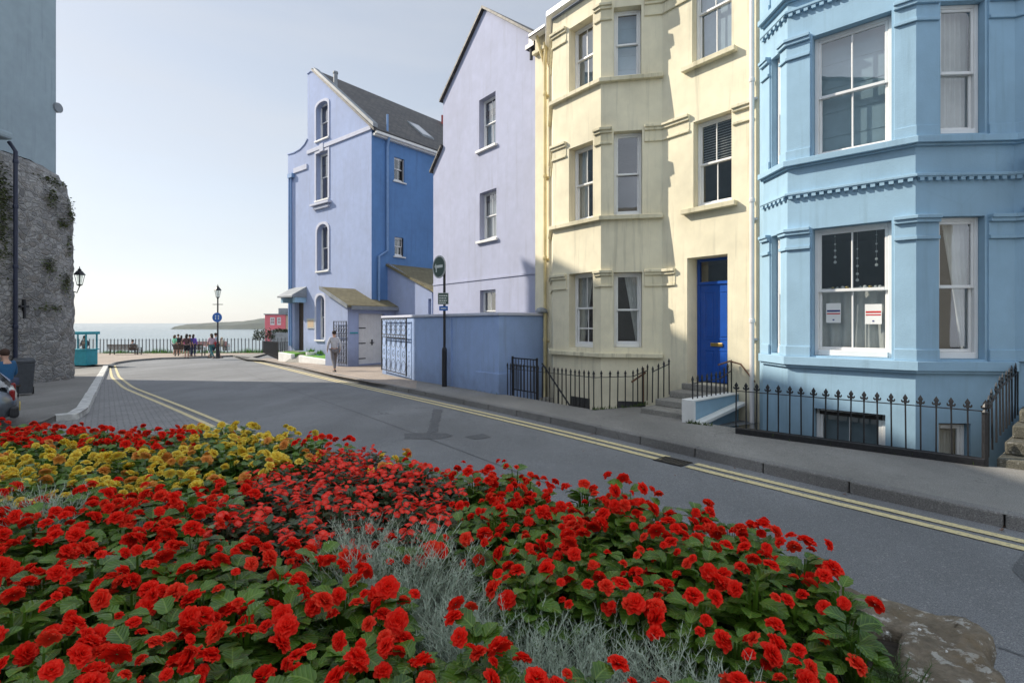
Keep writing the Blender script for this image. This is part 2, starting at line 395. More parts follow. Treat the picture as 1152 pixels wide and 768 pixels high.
def empty(name, loc, rz=0):
    o = D.objects.new(name, None); COL.objects.link(o); o.location = loc; o.rotation_euler = (0,0,rz); o.empty_display_size = .2
    return o
def tag(o, label, cat, group=None):
    o['label'] = label; o['category'] = cat
    if group: o['group'] = group
    return o
def thing(name, loc, label, cat, group=None, rz=0): return tag(empty(name, loc, rz), label, cat, group)
def struct(o): o['kind'] = 'structure'; return o
def dup(root, name, loc, rz):
    r = root.copy(); COL.objects.link(r); r.name = name; r.location = loc; r.rotation_euler = (0,0,rz)
    for ch in root.children:
        c = ch.copy(); COL.objects.link(c); c.parent = r
        for g in ch.children:
            e = g.copy(); COL.objects.link(e); e.parent = c
    return r
# ------------------------------------------------------------------ setting
def ground():
    # one sheet: the road and everything under the pavements, ends at the cliff edge
    mb = MB(); step = 1.5
    xs = [-70+step*i for i in range(94)]; ys = [-30+step*j for j in range(77)]
    def land(x, y): return y < 46.5 or x > -23.5
    for x in xs:
        for y in ys:
            if not (land(x+.7, y+.7)): continue
            P = sv(9.0, 7.85)
            mb.face([(x,y,zr(x,y)), (x+step,y,zr(x+step,y)), (x+step,y+step,zr(x+step,y+step)), (x,y+step,zr(x,y+step))])
    return mb
# road: cut away where the light wells are (behind the railings) -> polygon sheet with kerb-side limit
KPX = [(1152,583),(943,540),(747,497),(660,478),(500,445),(380,422),(290,403)]
kerbR = [gp(*p) for p in KPX]
d0 = (kerbR[0][0]-kerbR[1][0], kerbR[0][1]-kerbR[1][1]); l0 = hypot(*d0)
kerbR = [(kerbR[0][0]+d0[0]/l0*14, kerbR[0][1]+d0[1]/l0*14)] + kerbR          # right -> far
def resample(pts, step):
    out = [pts[0]]
    for a, b in zip(pts, pts[1:]):
        n = max(1, int(hypot(b[0]-a[0], b[1]-a[1])/step))
        out += [(a[0]+(b[0]-a[0])*i/n, a[1]+(b[1]-a[1])*i/n) for i in range(1, n+1)]
    return out
def smooth(pts, it=2):
    for _ in range(it):
        pts = [pts[0]] + [((a[0]+2*b[0]+c[0])/4, (a[1]+2*b[1]+c[1])/4) for a, b, c in zip(pts, pts[1:], pts[2:])] + [pts[-1]]
    return pts
kR = smooth(resample(kerbR, 1.0), 3)

# plan points of the house fronts
Y_L = sv(10.72, 9.35); Y_R = sv(4.50, 9.35)
YRL, YCL, YCR, YRR = sv(10.05,9.35), sv(9.09,8.5), sv(7.56,8.5), sv(6.58,9.35)
TB = radians(47.5); BN = (cos(TB), sin(TB)); BW = (-sin(TB), cos(TB))
def bplane(px, n):
    k = (px-CX)/FP; Y = n/(k*BN[0]+BN[1]); return (k*Y, Y)
BCL = bplane(886, 8.9); BCR = bplane(1030, 8.9)
BRL = (4.315, 8.80)
BRR = (BCR[0]+.998*1.27, BCR[1]-.063*1.27)
BEND = (BRR[0]-BW[0]*6, BRR[1]-BW[1]*6)
railA, railB = gp(828,487), gp(1108,524)
stepE = (7.35, 6.75)
lowwall = [gp(430,420), gp(469,428), gp(536,439), gp(561,443.5), sv(10.30, 9.36)]
F_OB0 = (-7.83, 24.4)                         # front right corner of the garage
TF = radians(51); FD = (sin(TF), -cos(TF)); FI = (cos(TF), sin(TF))
def fplane(px, n):
    k = (px-CX)/FP; Y = n/(k*FI[0]+FI[1]); return (k*Y, Y)
FN = 15.8
FH_L, FH_R = fplane(324, FN), fplane(418, FN)
obn = F_OB0[0]*FI[0]+F_OB0[1]*FI[1]
OB_L = fplane(366, obn)
gardenK = [fplane(313,14.9), fplane(366.5,14.55)]

# inner edge of the right pavement (right -> left), light wells stay open behind it
yrA, yrB, yrC, yrD = gp(571,444), gp(668,460.8), gp(712,457.5), gp(728,454.5)
inner = [(13,2.0), (9.2,5.2), railB, railA, (3.72,8.2), sv(4.85,8.0), sv(6.14,8.0), sv(6.3,8.7), yrC, yrB, yrA,
         lowwall[3], lowwall[2], lowwall[1], lowwall[0], (F_OB0[0]+FI[0]*3.2, F_OB0[1]+FI[1]*3.2), F_OB0, OB_L, gardenK[1], gardenK[0], (-17.5,33.5), (-21.5,45.5)]
prom = [gp(262,399.5), gp(215,401.5), gp(180,402.3), gp(150,404.5), gp(131,407.2), gp(122,411)]
kL = [gp(122,411), gp(113,430), gp(105,447), gp(98,461), gp(88,465), gp(62,467.5), gp(48,474), gp(25,479)]
kL.append((-16, 7.0))
farpts = prom[1:]
# --- road sheet
road = ground().build('road', 'road')
struct(road)
# bite the light wells out of the road sheet
bmr = bmesh.new(); bmr.from_mesh(road.data)
def cutter(bm, poly):
    n = len(poly)
    for i in range(n):
        a, b = poly[i], poly[(i+1) % n]; dx, dy = b[0]-a[0], b[1]-a[1]
        no = Vector((dy, -dx, 0)).normalized()
        bmesh.ops.bisect_plane(bm, geom=bm.verts[:]+bm.edges[:]+bm.faces[:], plane_co=(a[0],a[1],0), plane_no=no)
def inside(p, poly):
    c = False; n = len(poly)
    for i in range(n):
        (x1,y1),(x2,y2) = poly[i], poly[i-1]
        if (y1 > p[1]) != (y2 > p[1]) and p[0] < (x2-x1)*(p[1]-y1)/(y2-y1)+x1: c = not c
    return c
wells = [[railB, railA, (3.72,8.2), sv(4.75,8.4), Y_R, (12,16), (15,6), (9.2,5.2)], [sv(6.3,8.7), yrC, yrB, yrA, lowwall[3], sv(10.25,9.5), (2.5,14), sv(6.6,10)]]
bmesh.ops.remove_doubles(bmr, verts=bmr.verts, dist=.001)
for w in wells:
    cutter(bmr, w)
for w in wells:
    kill = [f for f in bmr.faces if inside(f.calc_center_median()[:2], w)]
    bmesh.ops.delete(bmr, geom=kill, context='FACES')
bmr.to_mesh(road.data); bmr.free()
# --- right pavement
pts = kR + [prom[0]] + prom[1:] + [gp(105,411.5), (-45, 40), (-70, 40), (-70,45.6), (-21.5,45.6)]
mb = MB(); mb.sheet(kR + prom[:1] + [(-21.5, 45.5)] + list(reversed(inner))[1:], zp)
struct(mb.build('pavement', 'pave'))
# promenade (sunlit pinkish paving by the sea), a tile above nothing else
mb = MB(); promP = [prom[0], prom[1], prom[2], prom[3], prom[4], prom[5], (-24.4, 29.5), (-45,33), (-70,35), (-70,46), (-21.5,45.5)]
mb.sheet(promP, zp); struct(mb.build('promenade', 'promenade'))
# left pavement up to the old wall
mb = MB(); mb.sheet(kL[:-1] + [(-16,7.0), (-22,7), (-22,29.2), (-24.4,29.5)], lambda x, y: zp(x,y)+.002)
struct(mb.build('pavement', 'pave'))
# paler sheet by the gates, sunlight put into the ground colour
mb = MB(); gatepts = [gp(468,437.5), gp(469,428.5), gp(430,420.5), (F_OB0[0]+FI[0]*3.2, F_OB0[1]+FI[1]*3.2), F_OB0, OB_L, gp(330,405), gp(300,402.5), gp(292,404.2), gp(330,411.8), gp(378,422.6), gp(420,430.5)]
mb.sheet(gatepts, lambda x, y: zp(x,y)+.004); struct(mb.build('sunlit_paving', 'promenade'))
# floor of the light wells
mb = MB(); mb.face([(*sv(11.5,7.6),-1.3), (*sv(-6,7.0),-1.3), (*sv(-6,12),-1.3), (*sv(11.5,12),-1.3)])
struct(mb.build('ground', 'concrete'))
# --- kerb stones
def kerbs(name, pts, length, w, m, flip=1):
    mb = MB(); ps = resample(pts, .3); acc = 0; cur = []; run = []
    for p in ps:
        if cur and hypot(p[0]-cur[-1][0], p[1]-cur[-1][1]) < 1e-6: continue
        cur.append(p)
        if len(cur) > 1: acc += hypot(cur[-1][0]-cur[-2][0], cur[-1][1]-cur[-2][1])
        if acc >= length: run.append(cur); cur = [p]; acc = 0
    if len(cur) > 1: run.append(cur)
    for r in run:
        a, b = r[0], r[-1]; l = hypot(b[0]-a[0], b[1]-a[1]) or 1
        g = .006/l; a2 = (a[0]+(b[0]-a[0])*g, a[1]+(b[1]-a[1])*g); b2 = (b[0]-(b[0]-a[0])*g, b[1]-(b[1]-a[1])*g)
        n = ((b[1]-a[1])/l*flip, -(b[0]-a[0])/l*flip); j = random.uniform(-.006,.006); jz = random.uniform(-.003,.008)
        q = lambda p, o, z: (p[0]+n[0]*(o+j), p[1]+n[1]*(o+j), z)
        za, zb = zp(*a)+.006+jz, zp(*b)+.006+jz
        mb.hexa([q(a2,-.02,za-.3), q(b2,-.02,zb-.3), q(b2,w,zb-.3), q(a2,w,za-.3), q(a2,0,za), q(b2,0,zb), q(b2,w,zb), q(a2,w,za)])
    return struct(mb.build(name, m, bevel=.018))
kerbs('kerb', kR + prom[:1], .92, .15, 'kerbstone', 1)
kerbs('kerb', prom, .92, .16, 'kerbstone', 1)
kerbs('kerb', kL[:6], .7, .22, 'kerbwhite', 1)
kerbs('kerb', kL[5:], .9, .18, 'kerbstone', 1)
# --- granite setts of the parking bay on the left
mb = MB(); sett = [gp(121,413,-KERB), gp(98,464,-KERB), gp(88,470,-KERB), gp(62,473,-KERB), gp(40,483,-KERB), (-12,7.5), (-5.5,5.2), gp(282,494,-KERB), gp(150,438,-KERB), gp(133,425,-KERB)]
sett = resample(sett+[sett[0]], 1.2)[:-1]
mb.sheet(sett, lambda x, y: zr(x,y)+.004); struct(mb.build('setts', 'setts'))
# --- double yellow lines
def stripe(pts, o0, o1, name='road_line'):
    A, B = offset(pts, o0), offset(pts, o1); mb = MB()
    for i in range(len(pts)-1):
        mb.face([(*A[i], zr(*A[i])+.008), (*A[i+1], zr(*A[i+1])+.008), (*B[i+1], zr(*B[i+1])+.008), (*B[i], zr(*B[i])+.008)])
    return struct(mb.build(name, 'yline'))
kd = resample(kR, .4)
def pxof(p): return CX + FP*p[0]/max(p[1], .05)
seg1 = [p for p in kd if pxof(p) > 790 or p[1] < .3]; seg2 = [p for p in kd if pxof(p) < 774 and p[1] > 3]
for sg in (seg1, seg2):
    stripe(sg, -.24, -.34); stripe(sg, -.43, -.53)
lp = smooth(resample([gp(129,411,-KERB), gp(134,424,-KERB), gp(150,436,-KERB), gp(210,459,-KERB), gp(285,490,-KERB), gp(360,520,-KERB)], .6), 3)
stripe(lp, -.04, .05); stripe(lp, .2, .29)
# --- tarmac patches and scars
def patch(px, m='patch', dz=.004, name='road_patch'):
    mb = MB(); P = [gp(x, y, -KERB) for x, y in px]
    P = resample(P+[P[0]], .12)[:-1]
    P = [(p[0]+random.uniform(-.02,.02), p[1]+random.uniform(-.02,.02)) for p in P]
    mb.sheet(P, lambda x, y: zr(x,y)+dz); struct(mb.build(name, m))
patch([(487,460),(498,460.5),(492,486),(481,487)])
patch([(456,487.5),(478,486.8),(500,487),(511,490),(497,493.5),(454,493.5)])
patch([(522,491.5),(543,487.5),(552,491.5),(535,494.5)])
patch([(1135,640),(1160,616),(1230,650),(1200,700)])
# raised joints and scuffs left by old trench work
seam = offset(resample(kR, .5), -2.35); sm = [p for p in seam if p[1] > 1.0]
mb = MB(); A, B = offset(sm, .0), offset(sm, .02)
for i in range(len(sm)-1):
    j = .03*noise.noise(Vector((i*.8, 0, 3))); q = lambda p, z: (p[0]+j, p[1], zr(*p)+z)
    mb.face([(A[i][0],A[i][1],zr(*A[i])+.003),(A[i+1][0],A[i+1][1],zr(*A[i+1])+.003),(B[i+1][0],B[i+1][1],zr(*B[i+1])+.003),(B[i][0],B[i][1],zr(*B[i])+.003)])
struct(mb.build('road_seam', 'patch'))
mb = MB()
for i in range(260):
    p = random.choice(kR[6:70]); q = offset([p, (p[0]+U[0], p[1]+U[1])], -abs(random.gauss(.02,.12)))[0] if random.random() < .8 else (p[0]+random.uniform(-1.5,0), p[1]+random.uniform(-1.2,0))
    r = random.uniform(.006,.022); an = random.uniform(0,6.3); z = zr(*q)+.012
    mb.face([(q[0]+r*cos(an), q[1]+r*sin(an), z), (q[0]+r*.5*cos(an+1.6), q[1]+r*.5*sin(an+1.6), z+.006), (q[0]-r*cos(an), q[1]-r*sin(an), z+.003), (q[0]-r*.5*cos(an+1.6), q[1]-r*.5*sin(an+1.6), z)])
mb.build('litter', 'rustiron')['kind'] = 'stuff'
# --- sea, cliff, headland
mb = MB(); SEA = -17
for i in range(1, 13):
    pass
mb.face([(-14000,20,SEA), (14000,20,SEA), (14000,16000,SEA), (-14000,16000,SEA)])
m, nt, b = nodes('sea_water'); b.inputs['Base Color'].default_value = (.10,.15,.18,1); b.inputs['Roughness'].default_value = .22
b.inputs['IOR'].default_value = 1.33
bump(nt, b, mth(nt, 'ADD', noi(nt, 'W', (.05,.14,.1), 5), mth(nt, 'MULTIPLY', noi(nt, 'W', (.004,.012,.1), 3), 3)), .35, 1.2); MT['sea'] = m
struct(mb.build('sea', 'sea'))
mb = MB(); ce = [(-70,46.4),(-23.4,46.4),(-23.4,85.5),(70,85.5)]
for a, c in zip(ce, ce[1:]): mb.face([(*a,zr(*a)+.02), (*c,zr(*c)+.02), (c[0]+3,c[1]+4,SEA-1), (a[0]-1,a[1]+4,SEA-1)])
struct(mb.build('cliff', 'rubble'))
m, nt, b = nodes('wooded_headland')
setc(nt, b, mix(nt, rng(nt, noi(nt, 'W', .03, 5), .35, .65, 0, 1), (.02,.035,.03), (.06,.07,.045))); b.inputs['Roughness'].default_value = 1; MT['head'] = m
mb = MB()
def head(px0, px1, tops, Y, depth):
    N = 90; rows = []
    for i in range(N+1):
        px = px0+(px1-px0)*i/N; X = (px-CX)/FP*Y
        t = i/N*(len(tops)-1); k = min(int(t), len(tops)-2); h = tops[k]+(tops[k+1]-tops[k])*(t-k)
        h = h*Y/FP + noise.noise(Vector((X*.02,0,1)))*4 + noise.noise(Vector((X*.09,0,5)))*1.5
        base = SEA-1; H = CZ+h
        rows.append([(X,Y-20,base), (X,Y,base+(H-base)*.45), (X,Y+60,base+(H-base)*.85), (X,Y+depth*.4,H), (X,Y+depth,base)])
    for r, q in zip(rows, rows[1:]):
        for j in range(4): mb.face([r[j], q[j], q[j+1], r[j+1]])
head(196, 345, [-.5,.3,.8,1.5,1.8,2.5,5,7,8,8.5,8.6,8.5,8], 1500, 400)
struct(mb.build('headland', 'head', smooth=True))
# --- drain grate in the gutter
G = gp(757,519,-KERB); rz = atan2(kR[12][1]-kR[11][1], kR[12][0]-kR[11][0])
o = thing('drain_grate', (G[0],G[1],zr(*G)), 'rusty slotted drain grate in the gutter where the yellow lines break', 'drain', rz=rz)
mb = MB(); mb.box(-.24,.24,-.16,-.12,.0,.014); mb.box(-.24,.24,.12,.16,.0,.014)
for i in range(9): mb.box(-.24+i*.057,-.215+i*.057,-.12,.12,.0,.012)
q = mb.build('grating', 'iron'); q.parent = o
mb = MB(); mb.box(-.26,.26,-.18,.18,.0,.007); q = mb.build('frame', 'iron'); q.parent = o; o.scale = (.8,.8,1)
# ------------------------------------------------------------------ windows
def curtain(F, a0, a1, z0, z1, o, parent, m='curtain', amp=.042, waves=7, gather=None):
    mb = MB(); N = waves*6; R = 7
    for j in range(R+1):
        z = z1+(z0-z1)*j/R; t = j/R
        for i in range(N+1):
            u = i/N; aa = a0+(a1-a0)*u
            if gather == 'L': aa = a0+(a1-a0)*u*(1-.75*t)
            if gather == 'R': aa = a1-(a1-a0)*(1-u)*(1-.75*t)
            mb.v.append(tuple(F.w(aa, o+amp*sin(u*waves*2*pi+sin(t*3+u*9)*.5)*(.5+.5*t), z)))
    for j in range(R):
        for i in range(N):
            k = j*(N+1)+i; mb.f.append((k, k+1, k+N+2, k+N+1))
    return mb.build('curtain', m, parent, smooth=True)
def window(parent, F, a0, a1, z0, z1, d=.14, bars=1, meet=.5, fw=.05, sill=None, sillm='trimwhite', back=None, name='window', m='white', gm='glass', cill=True, low=None):
    mb = MB(); A, B = a0+.003, a1-.003; Z0, Z1 = z0+.003, z1-.003
    o0, o1 = -d-.10, -d
    bh = .085
    mb.fbox(F, A, A+fw, o0, o1, Z0, Z1); mb.fbox(F, B-fw, B, o0, o1, Z0, Z1)
    mb.fbox(F, A+fw, B-fw, o0, o1, Z1-fw, Z1); mb.fbox(F, A+fw, B-fw, o0, o1+.025, Z0, Z0+bh)
    zm = Z0+bh+(Z1-fw-Z0-bh)*meet; st = .04
    a, b = A+fw, B-fw
    pane = MB()
    for lo, hi, oo in ((zm-.02, Z1-fw, -d-.045), (Z0+bh, zm+.02, -d-.085)):
        mb.fbox(F, a, a+st, oo, oo+.035, lo, hi); mb.fbox(F, b-st, b, oo, oo+.035, lo, hi)
        mb.fbox(F, a+st, b-st, oo, oo+.035, lo, lo+st+.005); mb.fbox(F, a+st, b-st, oo, oo+.035, hi-st, hi)
        for k in range(bars):
            c = a+(b-a)*(k+1)/(bars+1); mb.fbox(F, c-.012, c+.012, oo+.004, oo+.031, lo+st+.005, hi-st)
        if low and lo == Z0+bh: mb.fbox(F, a+st, b-st, oo+.003, oo+.032, lo+(hi-lo)*low-.018, lo+(hi-lo)*low+.018)
        pane.face([F.w(a+st,oo+.017,lo+st), F.w(b-st,oo+.017,lo+st), F.w(b-st,oo+.017,hi-st), F.w(a+st,oo+.017,hi-st)])
    w = mb.build(name, m, parent, bevel=.006, seg=1)
    pane.build('pane', gm, w)
    if sill:
        s0, s1, h, pr = sill
        q = MB(); q.fbox(F, a0-s0, a1+s1, -d*.5, pr, z0-h, z0-.004); q.build('sill', sillm, w, bevel=.008)
    o = -d-.17
    if back == 'nets': curtain(F, A, B, Z0, zm+.05, o, w, waves=6)
    elif back == 'drapeR': curtain(F, a+(b-a)*.35, B, Z0, Z1, o, w, waves=4, gather='R')
    elif back == 'drapeL': curtain(F, A, a+(b-a)*.6, Z0, Z1, o, w, waves=4, gather='L')
    elif back == 'sides':
        curtain(F, A, a+(b-a)*.28, Z0, Z1, o, w, waves=3); curtain(F, b-(b-a)*.28, B, Z0, Z1, o, w, waves=3)
    elif back == 'full': curtain(F, A, B, Z0, Z1, o, w, waves=8)
    elif back in ('blind', 'paleblue'):
        q = MB(); q.fbox(F, A, B, o-.006, o, Z0+(0 if back == 'paleblue' else (Z1-Z0)*.03), Z1-.03)
        if back == 'paleblue':
            for k in range(4): q.fbox(F, A, B, o+.002, o+.008, Z0+(Z1-Z0)*(k+1)/5-.01, Z0+(Z1-Z0)*(k+1)/5+.01)
        q.build('blind', back, w)
    elif back == 'slats':
        q = MB(); n = 14
        for k in range(n):
            zz = Z1-.06-k*(Z1-Z0)*.42/n; q.hexa([F.w(A,o+.02,zz-.012),F.w(B,o+.02,zz-.012),F.w(B,o-.012,zz+.006),F.w(A,o-.012,zz+.006),F.w(A,o+.02,zz-.009),F.w(B,o+.02,zz-.009),F.w(B,o-.012,zz+.009),F.w(A,o-.012,zz+.009)])
        q.build('blind', 'paper', w)
    return w
def interior(parent, poly, z0, z1, levels):  # sheet coloured near-black to give the rooms behind the glass their shade
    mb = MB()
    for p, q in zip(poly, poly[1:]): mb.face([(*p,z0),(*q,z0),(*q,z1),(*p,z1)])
    return mb.build('dark_backing', 'dark', parent)
def slab(mb, poly, z, t=.25):
    mb.prism(poly, z-t, z)
def inset(P, Q, r): return (P[0]+(Q[0]-P[0])*r, P[1]+(Q[1]-P[1])*r)
def back(p, v=1.0, dirn=None):
    dirn = dirn or V; return (p[0]+dirn[0]*v, p[1]+dirn[1]*v)

# ------------------------------------------------------------------ cream house
H = thing('terraced_house', (*sv(7.6,9.4), 0), 'cream three storey house with a canted bay and a royal blue front door', 'house')
FM, FB, FC, FL = Fr(Y_L, Y_R), Fr(YCL, YCR), Fr(YCR, YRR), Fr(YRL, YCL)
ZB, ZE = -1.35, 9.55
win = []         # (frame, a0,a1,z0,z1, kwargs)
def wpx(F, x0, x1, xt, yt, xb, yb, **k):
    win.append((F, F.a(x0), F.a(x1), F.z(xb, yb), F.z(xt, yt), k))
wpx(FB, 640, 667, 653, 163, 653, 249, back='sides', d=.2); wpx(FB, 640, 667, 653, 307, 653, 391, back='drapeL', d=.2, low=.42, meet=.52)
z2b, z2t = FB.z(653, 98.5), FB.z(653, 25)
win.append((FB, FB.a(640), FB.a(667), z2b, z2t, dict(back='blind', d=.2)))
for yt, yb, kk in ((147, 242, dict(back=None)), (306, 391, dict(back='drapeR', meet=.49))):
    wpx(FC, 690.5, 722.5, 707, yt, 707, yb, bars=0, d=.17, **kk)
win.append((FC, FC.a(690.5), FC.a(721.5), FC.z(707,85.5), FC.z(707,7), dict(bars=0, back='paleblue', d=.17)))
wpx(FM, 780, 823, 800, 131, 800, 231, back='slats', sill=(.22,.12,.1,.13), sillm='cream_trim', d=.16)
zb = FM.z(800, 65); win.append((FM, FM.a(778.5), FM.a(823), zb, zb+2.1, dict(back='blind', sill=(.18,.12,.1,.13), sillm='cream_trim', d=.16)))
# door opening
dA0, dA1 = FM.a(773), FM.a(818.5); dZ0, dZ1 = .47, FM.z(795, 288)
wl = MB()
def holes(F): return [rect(a0,a1,z0,z1) for (f,a0,a1,z0,z1,k) in win if f is F]
wl.wall(FB, rect(0, FB.len, ZB, 9.0), holes(FB), .32)
wl.wall(FC, rect(0, FC.len, ZB, 9.0), holes(FC), .3)
wl.wall(FL, rect(0, FL.len, ZB, 9.0))
aRL, aRR = .67, 4.14
wl.wall(FM, rect(0, aRL, ZB, ZE)); 
wl.wall(FM, rect(aRR, FM.len, ZB, ZE), holes(FM) + [rect(dA0,dA1,dZ0,dZ1)], .38)
wl.wall(FM, rect(aRL, aRR, 9.0, ZE))
wl.wall(FB, rect(.06, .3, -.55, -.1)[:0] or rect(0,.001,ZB,ZB+.001))
P0, P1, P2, P3 = Y_L, Y_R, back(Y_R, 8), back(Y_L, 8)
for p, q in ((P1,P2),(P2,P3),(P3,P0)): wl.face([(*p,ZB),(*q,ZB),(*q,ZE),(*p,ZE)])
for p, q in ((P1,P2),(P0,P3)):
    mdl = inset(p, q, .5); wl.face([(*p,ZE),(*q,ZE),(*mdl,12.6)])
wl.build('wall', 'yellow', H)
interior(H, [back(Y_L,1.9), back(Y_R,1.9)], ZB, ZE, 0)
for z in (.45, 3.3, 6.35, 9.0):
    fl = MB(); slab(fl, [YRL, YCL, YCR, YRR, Y_R, back(Y_R,1.8), back(Y_L,1.8), Y_L], z)
    for i, v in enumerate(fl.v):          # floors stay a little behind the wall faces
        c = sv(7.6, 10.0); fl.v[i] = (c[0]+(v[0]-c[0])*.965, c[1]+(v[1]-c[1])*.965, v[2])
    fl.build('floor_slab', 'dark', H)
for (F,a0,a1,z0,z1,k) in win: window(H, F, a0, a1, z0, z1, **k)
rf = MB(); e = .35
q0, q1, q2, q3 = back(Y_L,-e), back(Y_R,-e), back(Y_R,4), back(Y_L,4)
rf.face([(*q0,ZE-.1),(*q1,ZE-.1),(*q2,12.7),(*q3,12.7)]); r4, r5 = back(Y_R,8.3), back(Y_L,8.3)
rf.face([(*q3,12.7),(*q2,12.7),(*r4,ZE-.1),(*r5,ZE-.1)])
roofY = rf.build('roof', 'slate', H)
bay = [YRL, YCL, YCR, YRR]
tp = MB(); tp.prism(offset(bay,.02)+[back(YRR,.2),back(YRL,.2)], 9.0, 9.06); tp.build('bay_roof', 'lead', H)
# ledges, caps
tr = Parts(H, 'cream_trim', .008)
def ledge(z, h=.09, e=.1): tr.band(bay, z-h, z, e)
zG, z1, z2 = FB.z(676, 397), FB.z(676, 243.5), FB.z(676, 89.5)
ledge(zG); ledge(z1); ledge(z2)
def sub(F, a, b): return [tuple(F.w(a,0,0)[:2]), tuple(F.w(b,0,0)[:2])]
def caps(zt, dz, upper=True):
    for seg in ([YRL]+sub(FL,FL.len-.02,FL.len-.01)[:0]+[YCL]+sub(FB,0,FB.a(637.5))[1:], sub(FB,FB.a(669),FB.len)[:1]+[YCR]+sub(FC,0,FC.a(688.5))[1:], sub(FC,FC.a(725),FC.len)[:1]+[YRR]+sub(FM,aRR,FM.a(dz))[1:]):
        tr.band(seg, zt-.06, zt, .09); tr.band(seg, zt-.12, zt-.06, .055); tr.band(seg, zt-.36, zt-.31, .04)
        tr.band(seg, zt-.31, zt-.12, .015)
caps(FC.z(690, 304), 760); caps(FC.z(690, 143.5), 776)
zt = FC.z(700, 3); caps(zt, 776)
for zt in (FM.z(833, 117.5), FM.z(833, 117.5)+2.95):
    sg = sub(FM, FM.a(824.5), FM.a(847)); tr.band(sg, zt-.06, zt, .09); tr.band(sg, zt-.12, zt-.06, .055); tr.band(sg, zt-.36, zt-.31, .04)
tr.band([Y_L]+sub(FM,0,aRL)[1:], FM.z(604,63), FM.z(604,59), .12)
g = Parts(H, 'white', .02); g.band(bay, 9.06, 9.2, .17, .02, name='gutter'); g.band(sub(FM,0,aRL), ZE-.06, ZE+.06, .25, .05, name='gutter'); g.band(sub(FM,aRR,FM.len), ZE-.06, ZE+.06, .25, .05, name='gutter')
# plinth vents in the bay foot
vt = MB()
for F, a, b2, z in ((FB,.62,1.2,-.02),(FC,.35,.95,-.02)):
    for k in range(6): vt.fbox(F, a+(b2-a)*k/6+.01, a+(b2-a)*(k+1)/6-.015, 0, .012, z-.26, z)
    vt.fbox(F, a, b2, .0, .006, z-.28, z+.02)
vt.build('vent', 'iron', H)
# pipes
pp = MB(); a = .5
pp.tube([FM.w(a,.09,-.6), FM.w(a,.09,8.6), FM.w(a+.06,.12,9.0), FM.w(a+.12,.2,9.15)], .045, 8); pp.tube([FM.w(a+.02,.09,8.5), FM.w(a-.14,.09,8.95), FM.w(a-.2,.2,9.45)], .04, 8)
for z in (1.2,3.4,5.6,7.8): pp.lathe(tuple(FM.w(a,.09,z)), [(.056,0),(.06,.03),(.06,.07),(.05,.1)], 10); pp.fbox(FM, a-.07, a+.07, 0, .05, z-.02, z+.02)
pp.build('downpipe', 'pipe_cream', H, smooth=False)
pp = MB(); a = FM.len-.10
pp.tube([FM.w(a,.08,-.5), FM.w(a,.08,9.5)], .042, 10)
for z in (1.4,3.6,5.8,8.0): pp.fbox(FM, a-.07, a+.07, 0, .05, z-.02, z+.02); pp.lathe(tuple(FM.w(a,.08,z+.3)), [(.05,0),(.053,.02),(.053,.06),(.045,.08)], 10)
pp.build('downpipe', 'pipe_white', H)
# door in its recess
dr = MB(); R = -.36
fwid = dA1-dA0; dz = dZ0+(FM.z(800,320,R)-dZ0)
leaf0, leaf1 = dA0+.06, dA1-.06
dr.fbox(FM, leaf0, leaf1, R-.05, R-.02, dZ0+.02, dz)
for (u0,u1,w0,w1) in ((.12,.46,.08,.34),(.54,.88,.08,.34),(.12,.46,.44,.93),(.54,.88,.44,.93)):
    A0, A1 = leaf0+(leaf1-leaf0)*u0, leaf0+(leaf1-leaf0)*u1; Z0, Z1 = dZ0+(dz-dZ0)*w0, dZ0+(dz-dZ0)*w1
    dr.fbox(FM, A0, A1, R-.02, R-.012, Z0, Z0+.025); dr.fbox(FM, A0, A1, R-.02, R-.012, Z1-.025, Z1)
    dr.fbox(FM, A0, A0+.025, R-.02, R-.012, Z0+.025, Z1-.025); dr.fbox(FM, A1-.025, A1, R-.02, R-.012, Z0+.025, Z1-.025)
    dr.fbox(FM, A0+.06, A1-.06, R-.02, R-.009, Z0+.06, Z1-.06)
door = dr.build('door', 'doorblue', H, bevel=.004, seg=1)
fr = MB(); fr.fbox(FM, dA0+.003, leaf0, R-.08, R, dZ0, dZ1-.003); fr.fbox(FM, leaf1, dA1-.003, R-.08, R, dZ0, dZ1-.003); fr.fbox(FM, leaf0, leaf1, R-.08, R, dZ1-.06, dZ1-.003); fr.fbox(FM, leaf0, leaf1, R-.08, R+.01, dz, dz+.06)
fr.build('frame', 'doorblue', door, bevel=.004, seg=1)
q = MB(); q.face([FM.w(leaf0,R-.04,dz+.06),FM.w(leaf1,R-.04,dz+.06),FM.w(leaf1,R-.04,dZ1-.06),FM.w(leaf0,R-.04,dZ1-.06)]); q.build('pane', 'glass', door)
q = MB(); c = (leaf0+leaf1)/2; zl = dZ0+(dz-dZ0)*.39; q.fbox(FM, c-.13, c+.13, R-.012, R+.004, zl-.035, zl+.035); q.build('letterbox', 'brass', door, bevel=.006)
q = MB(); q.ball(tuple(FM.w(leaf1-.07,R+.02,dZ0+.98)), .035); q.build('door_knob', 'brass', door, smooth=True)
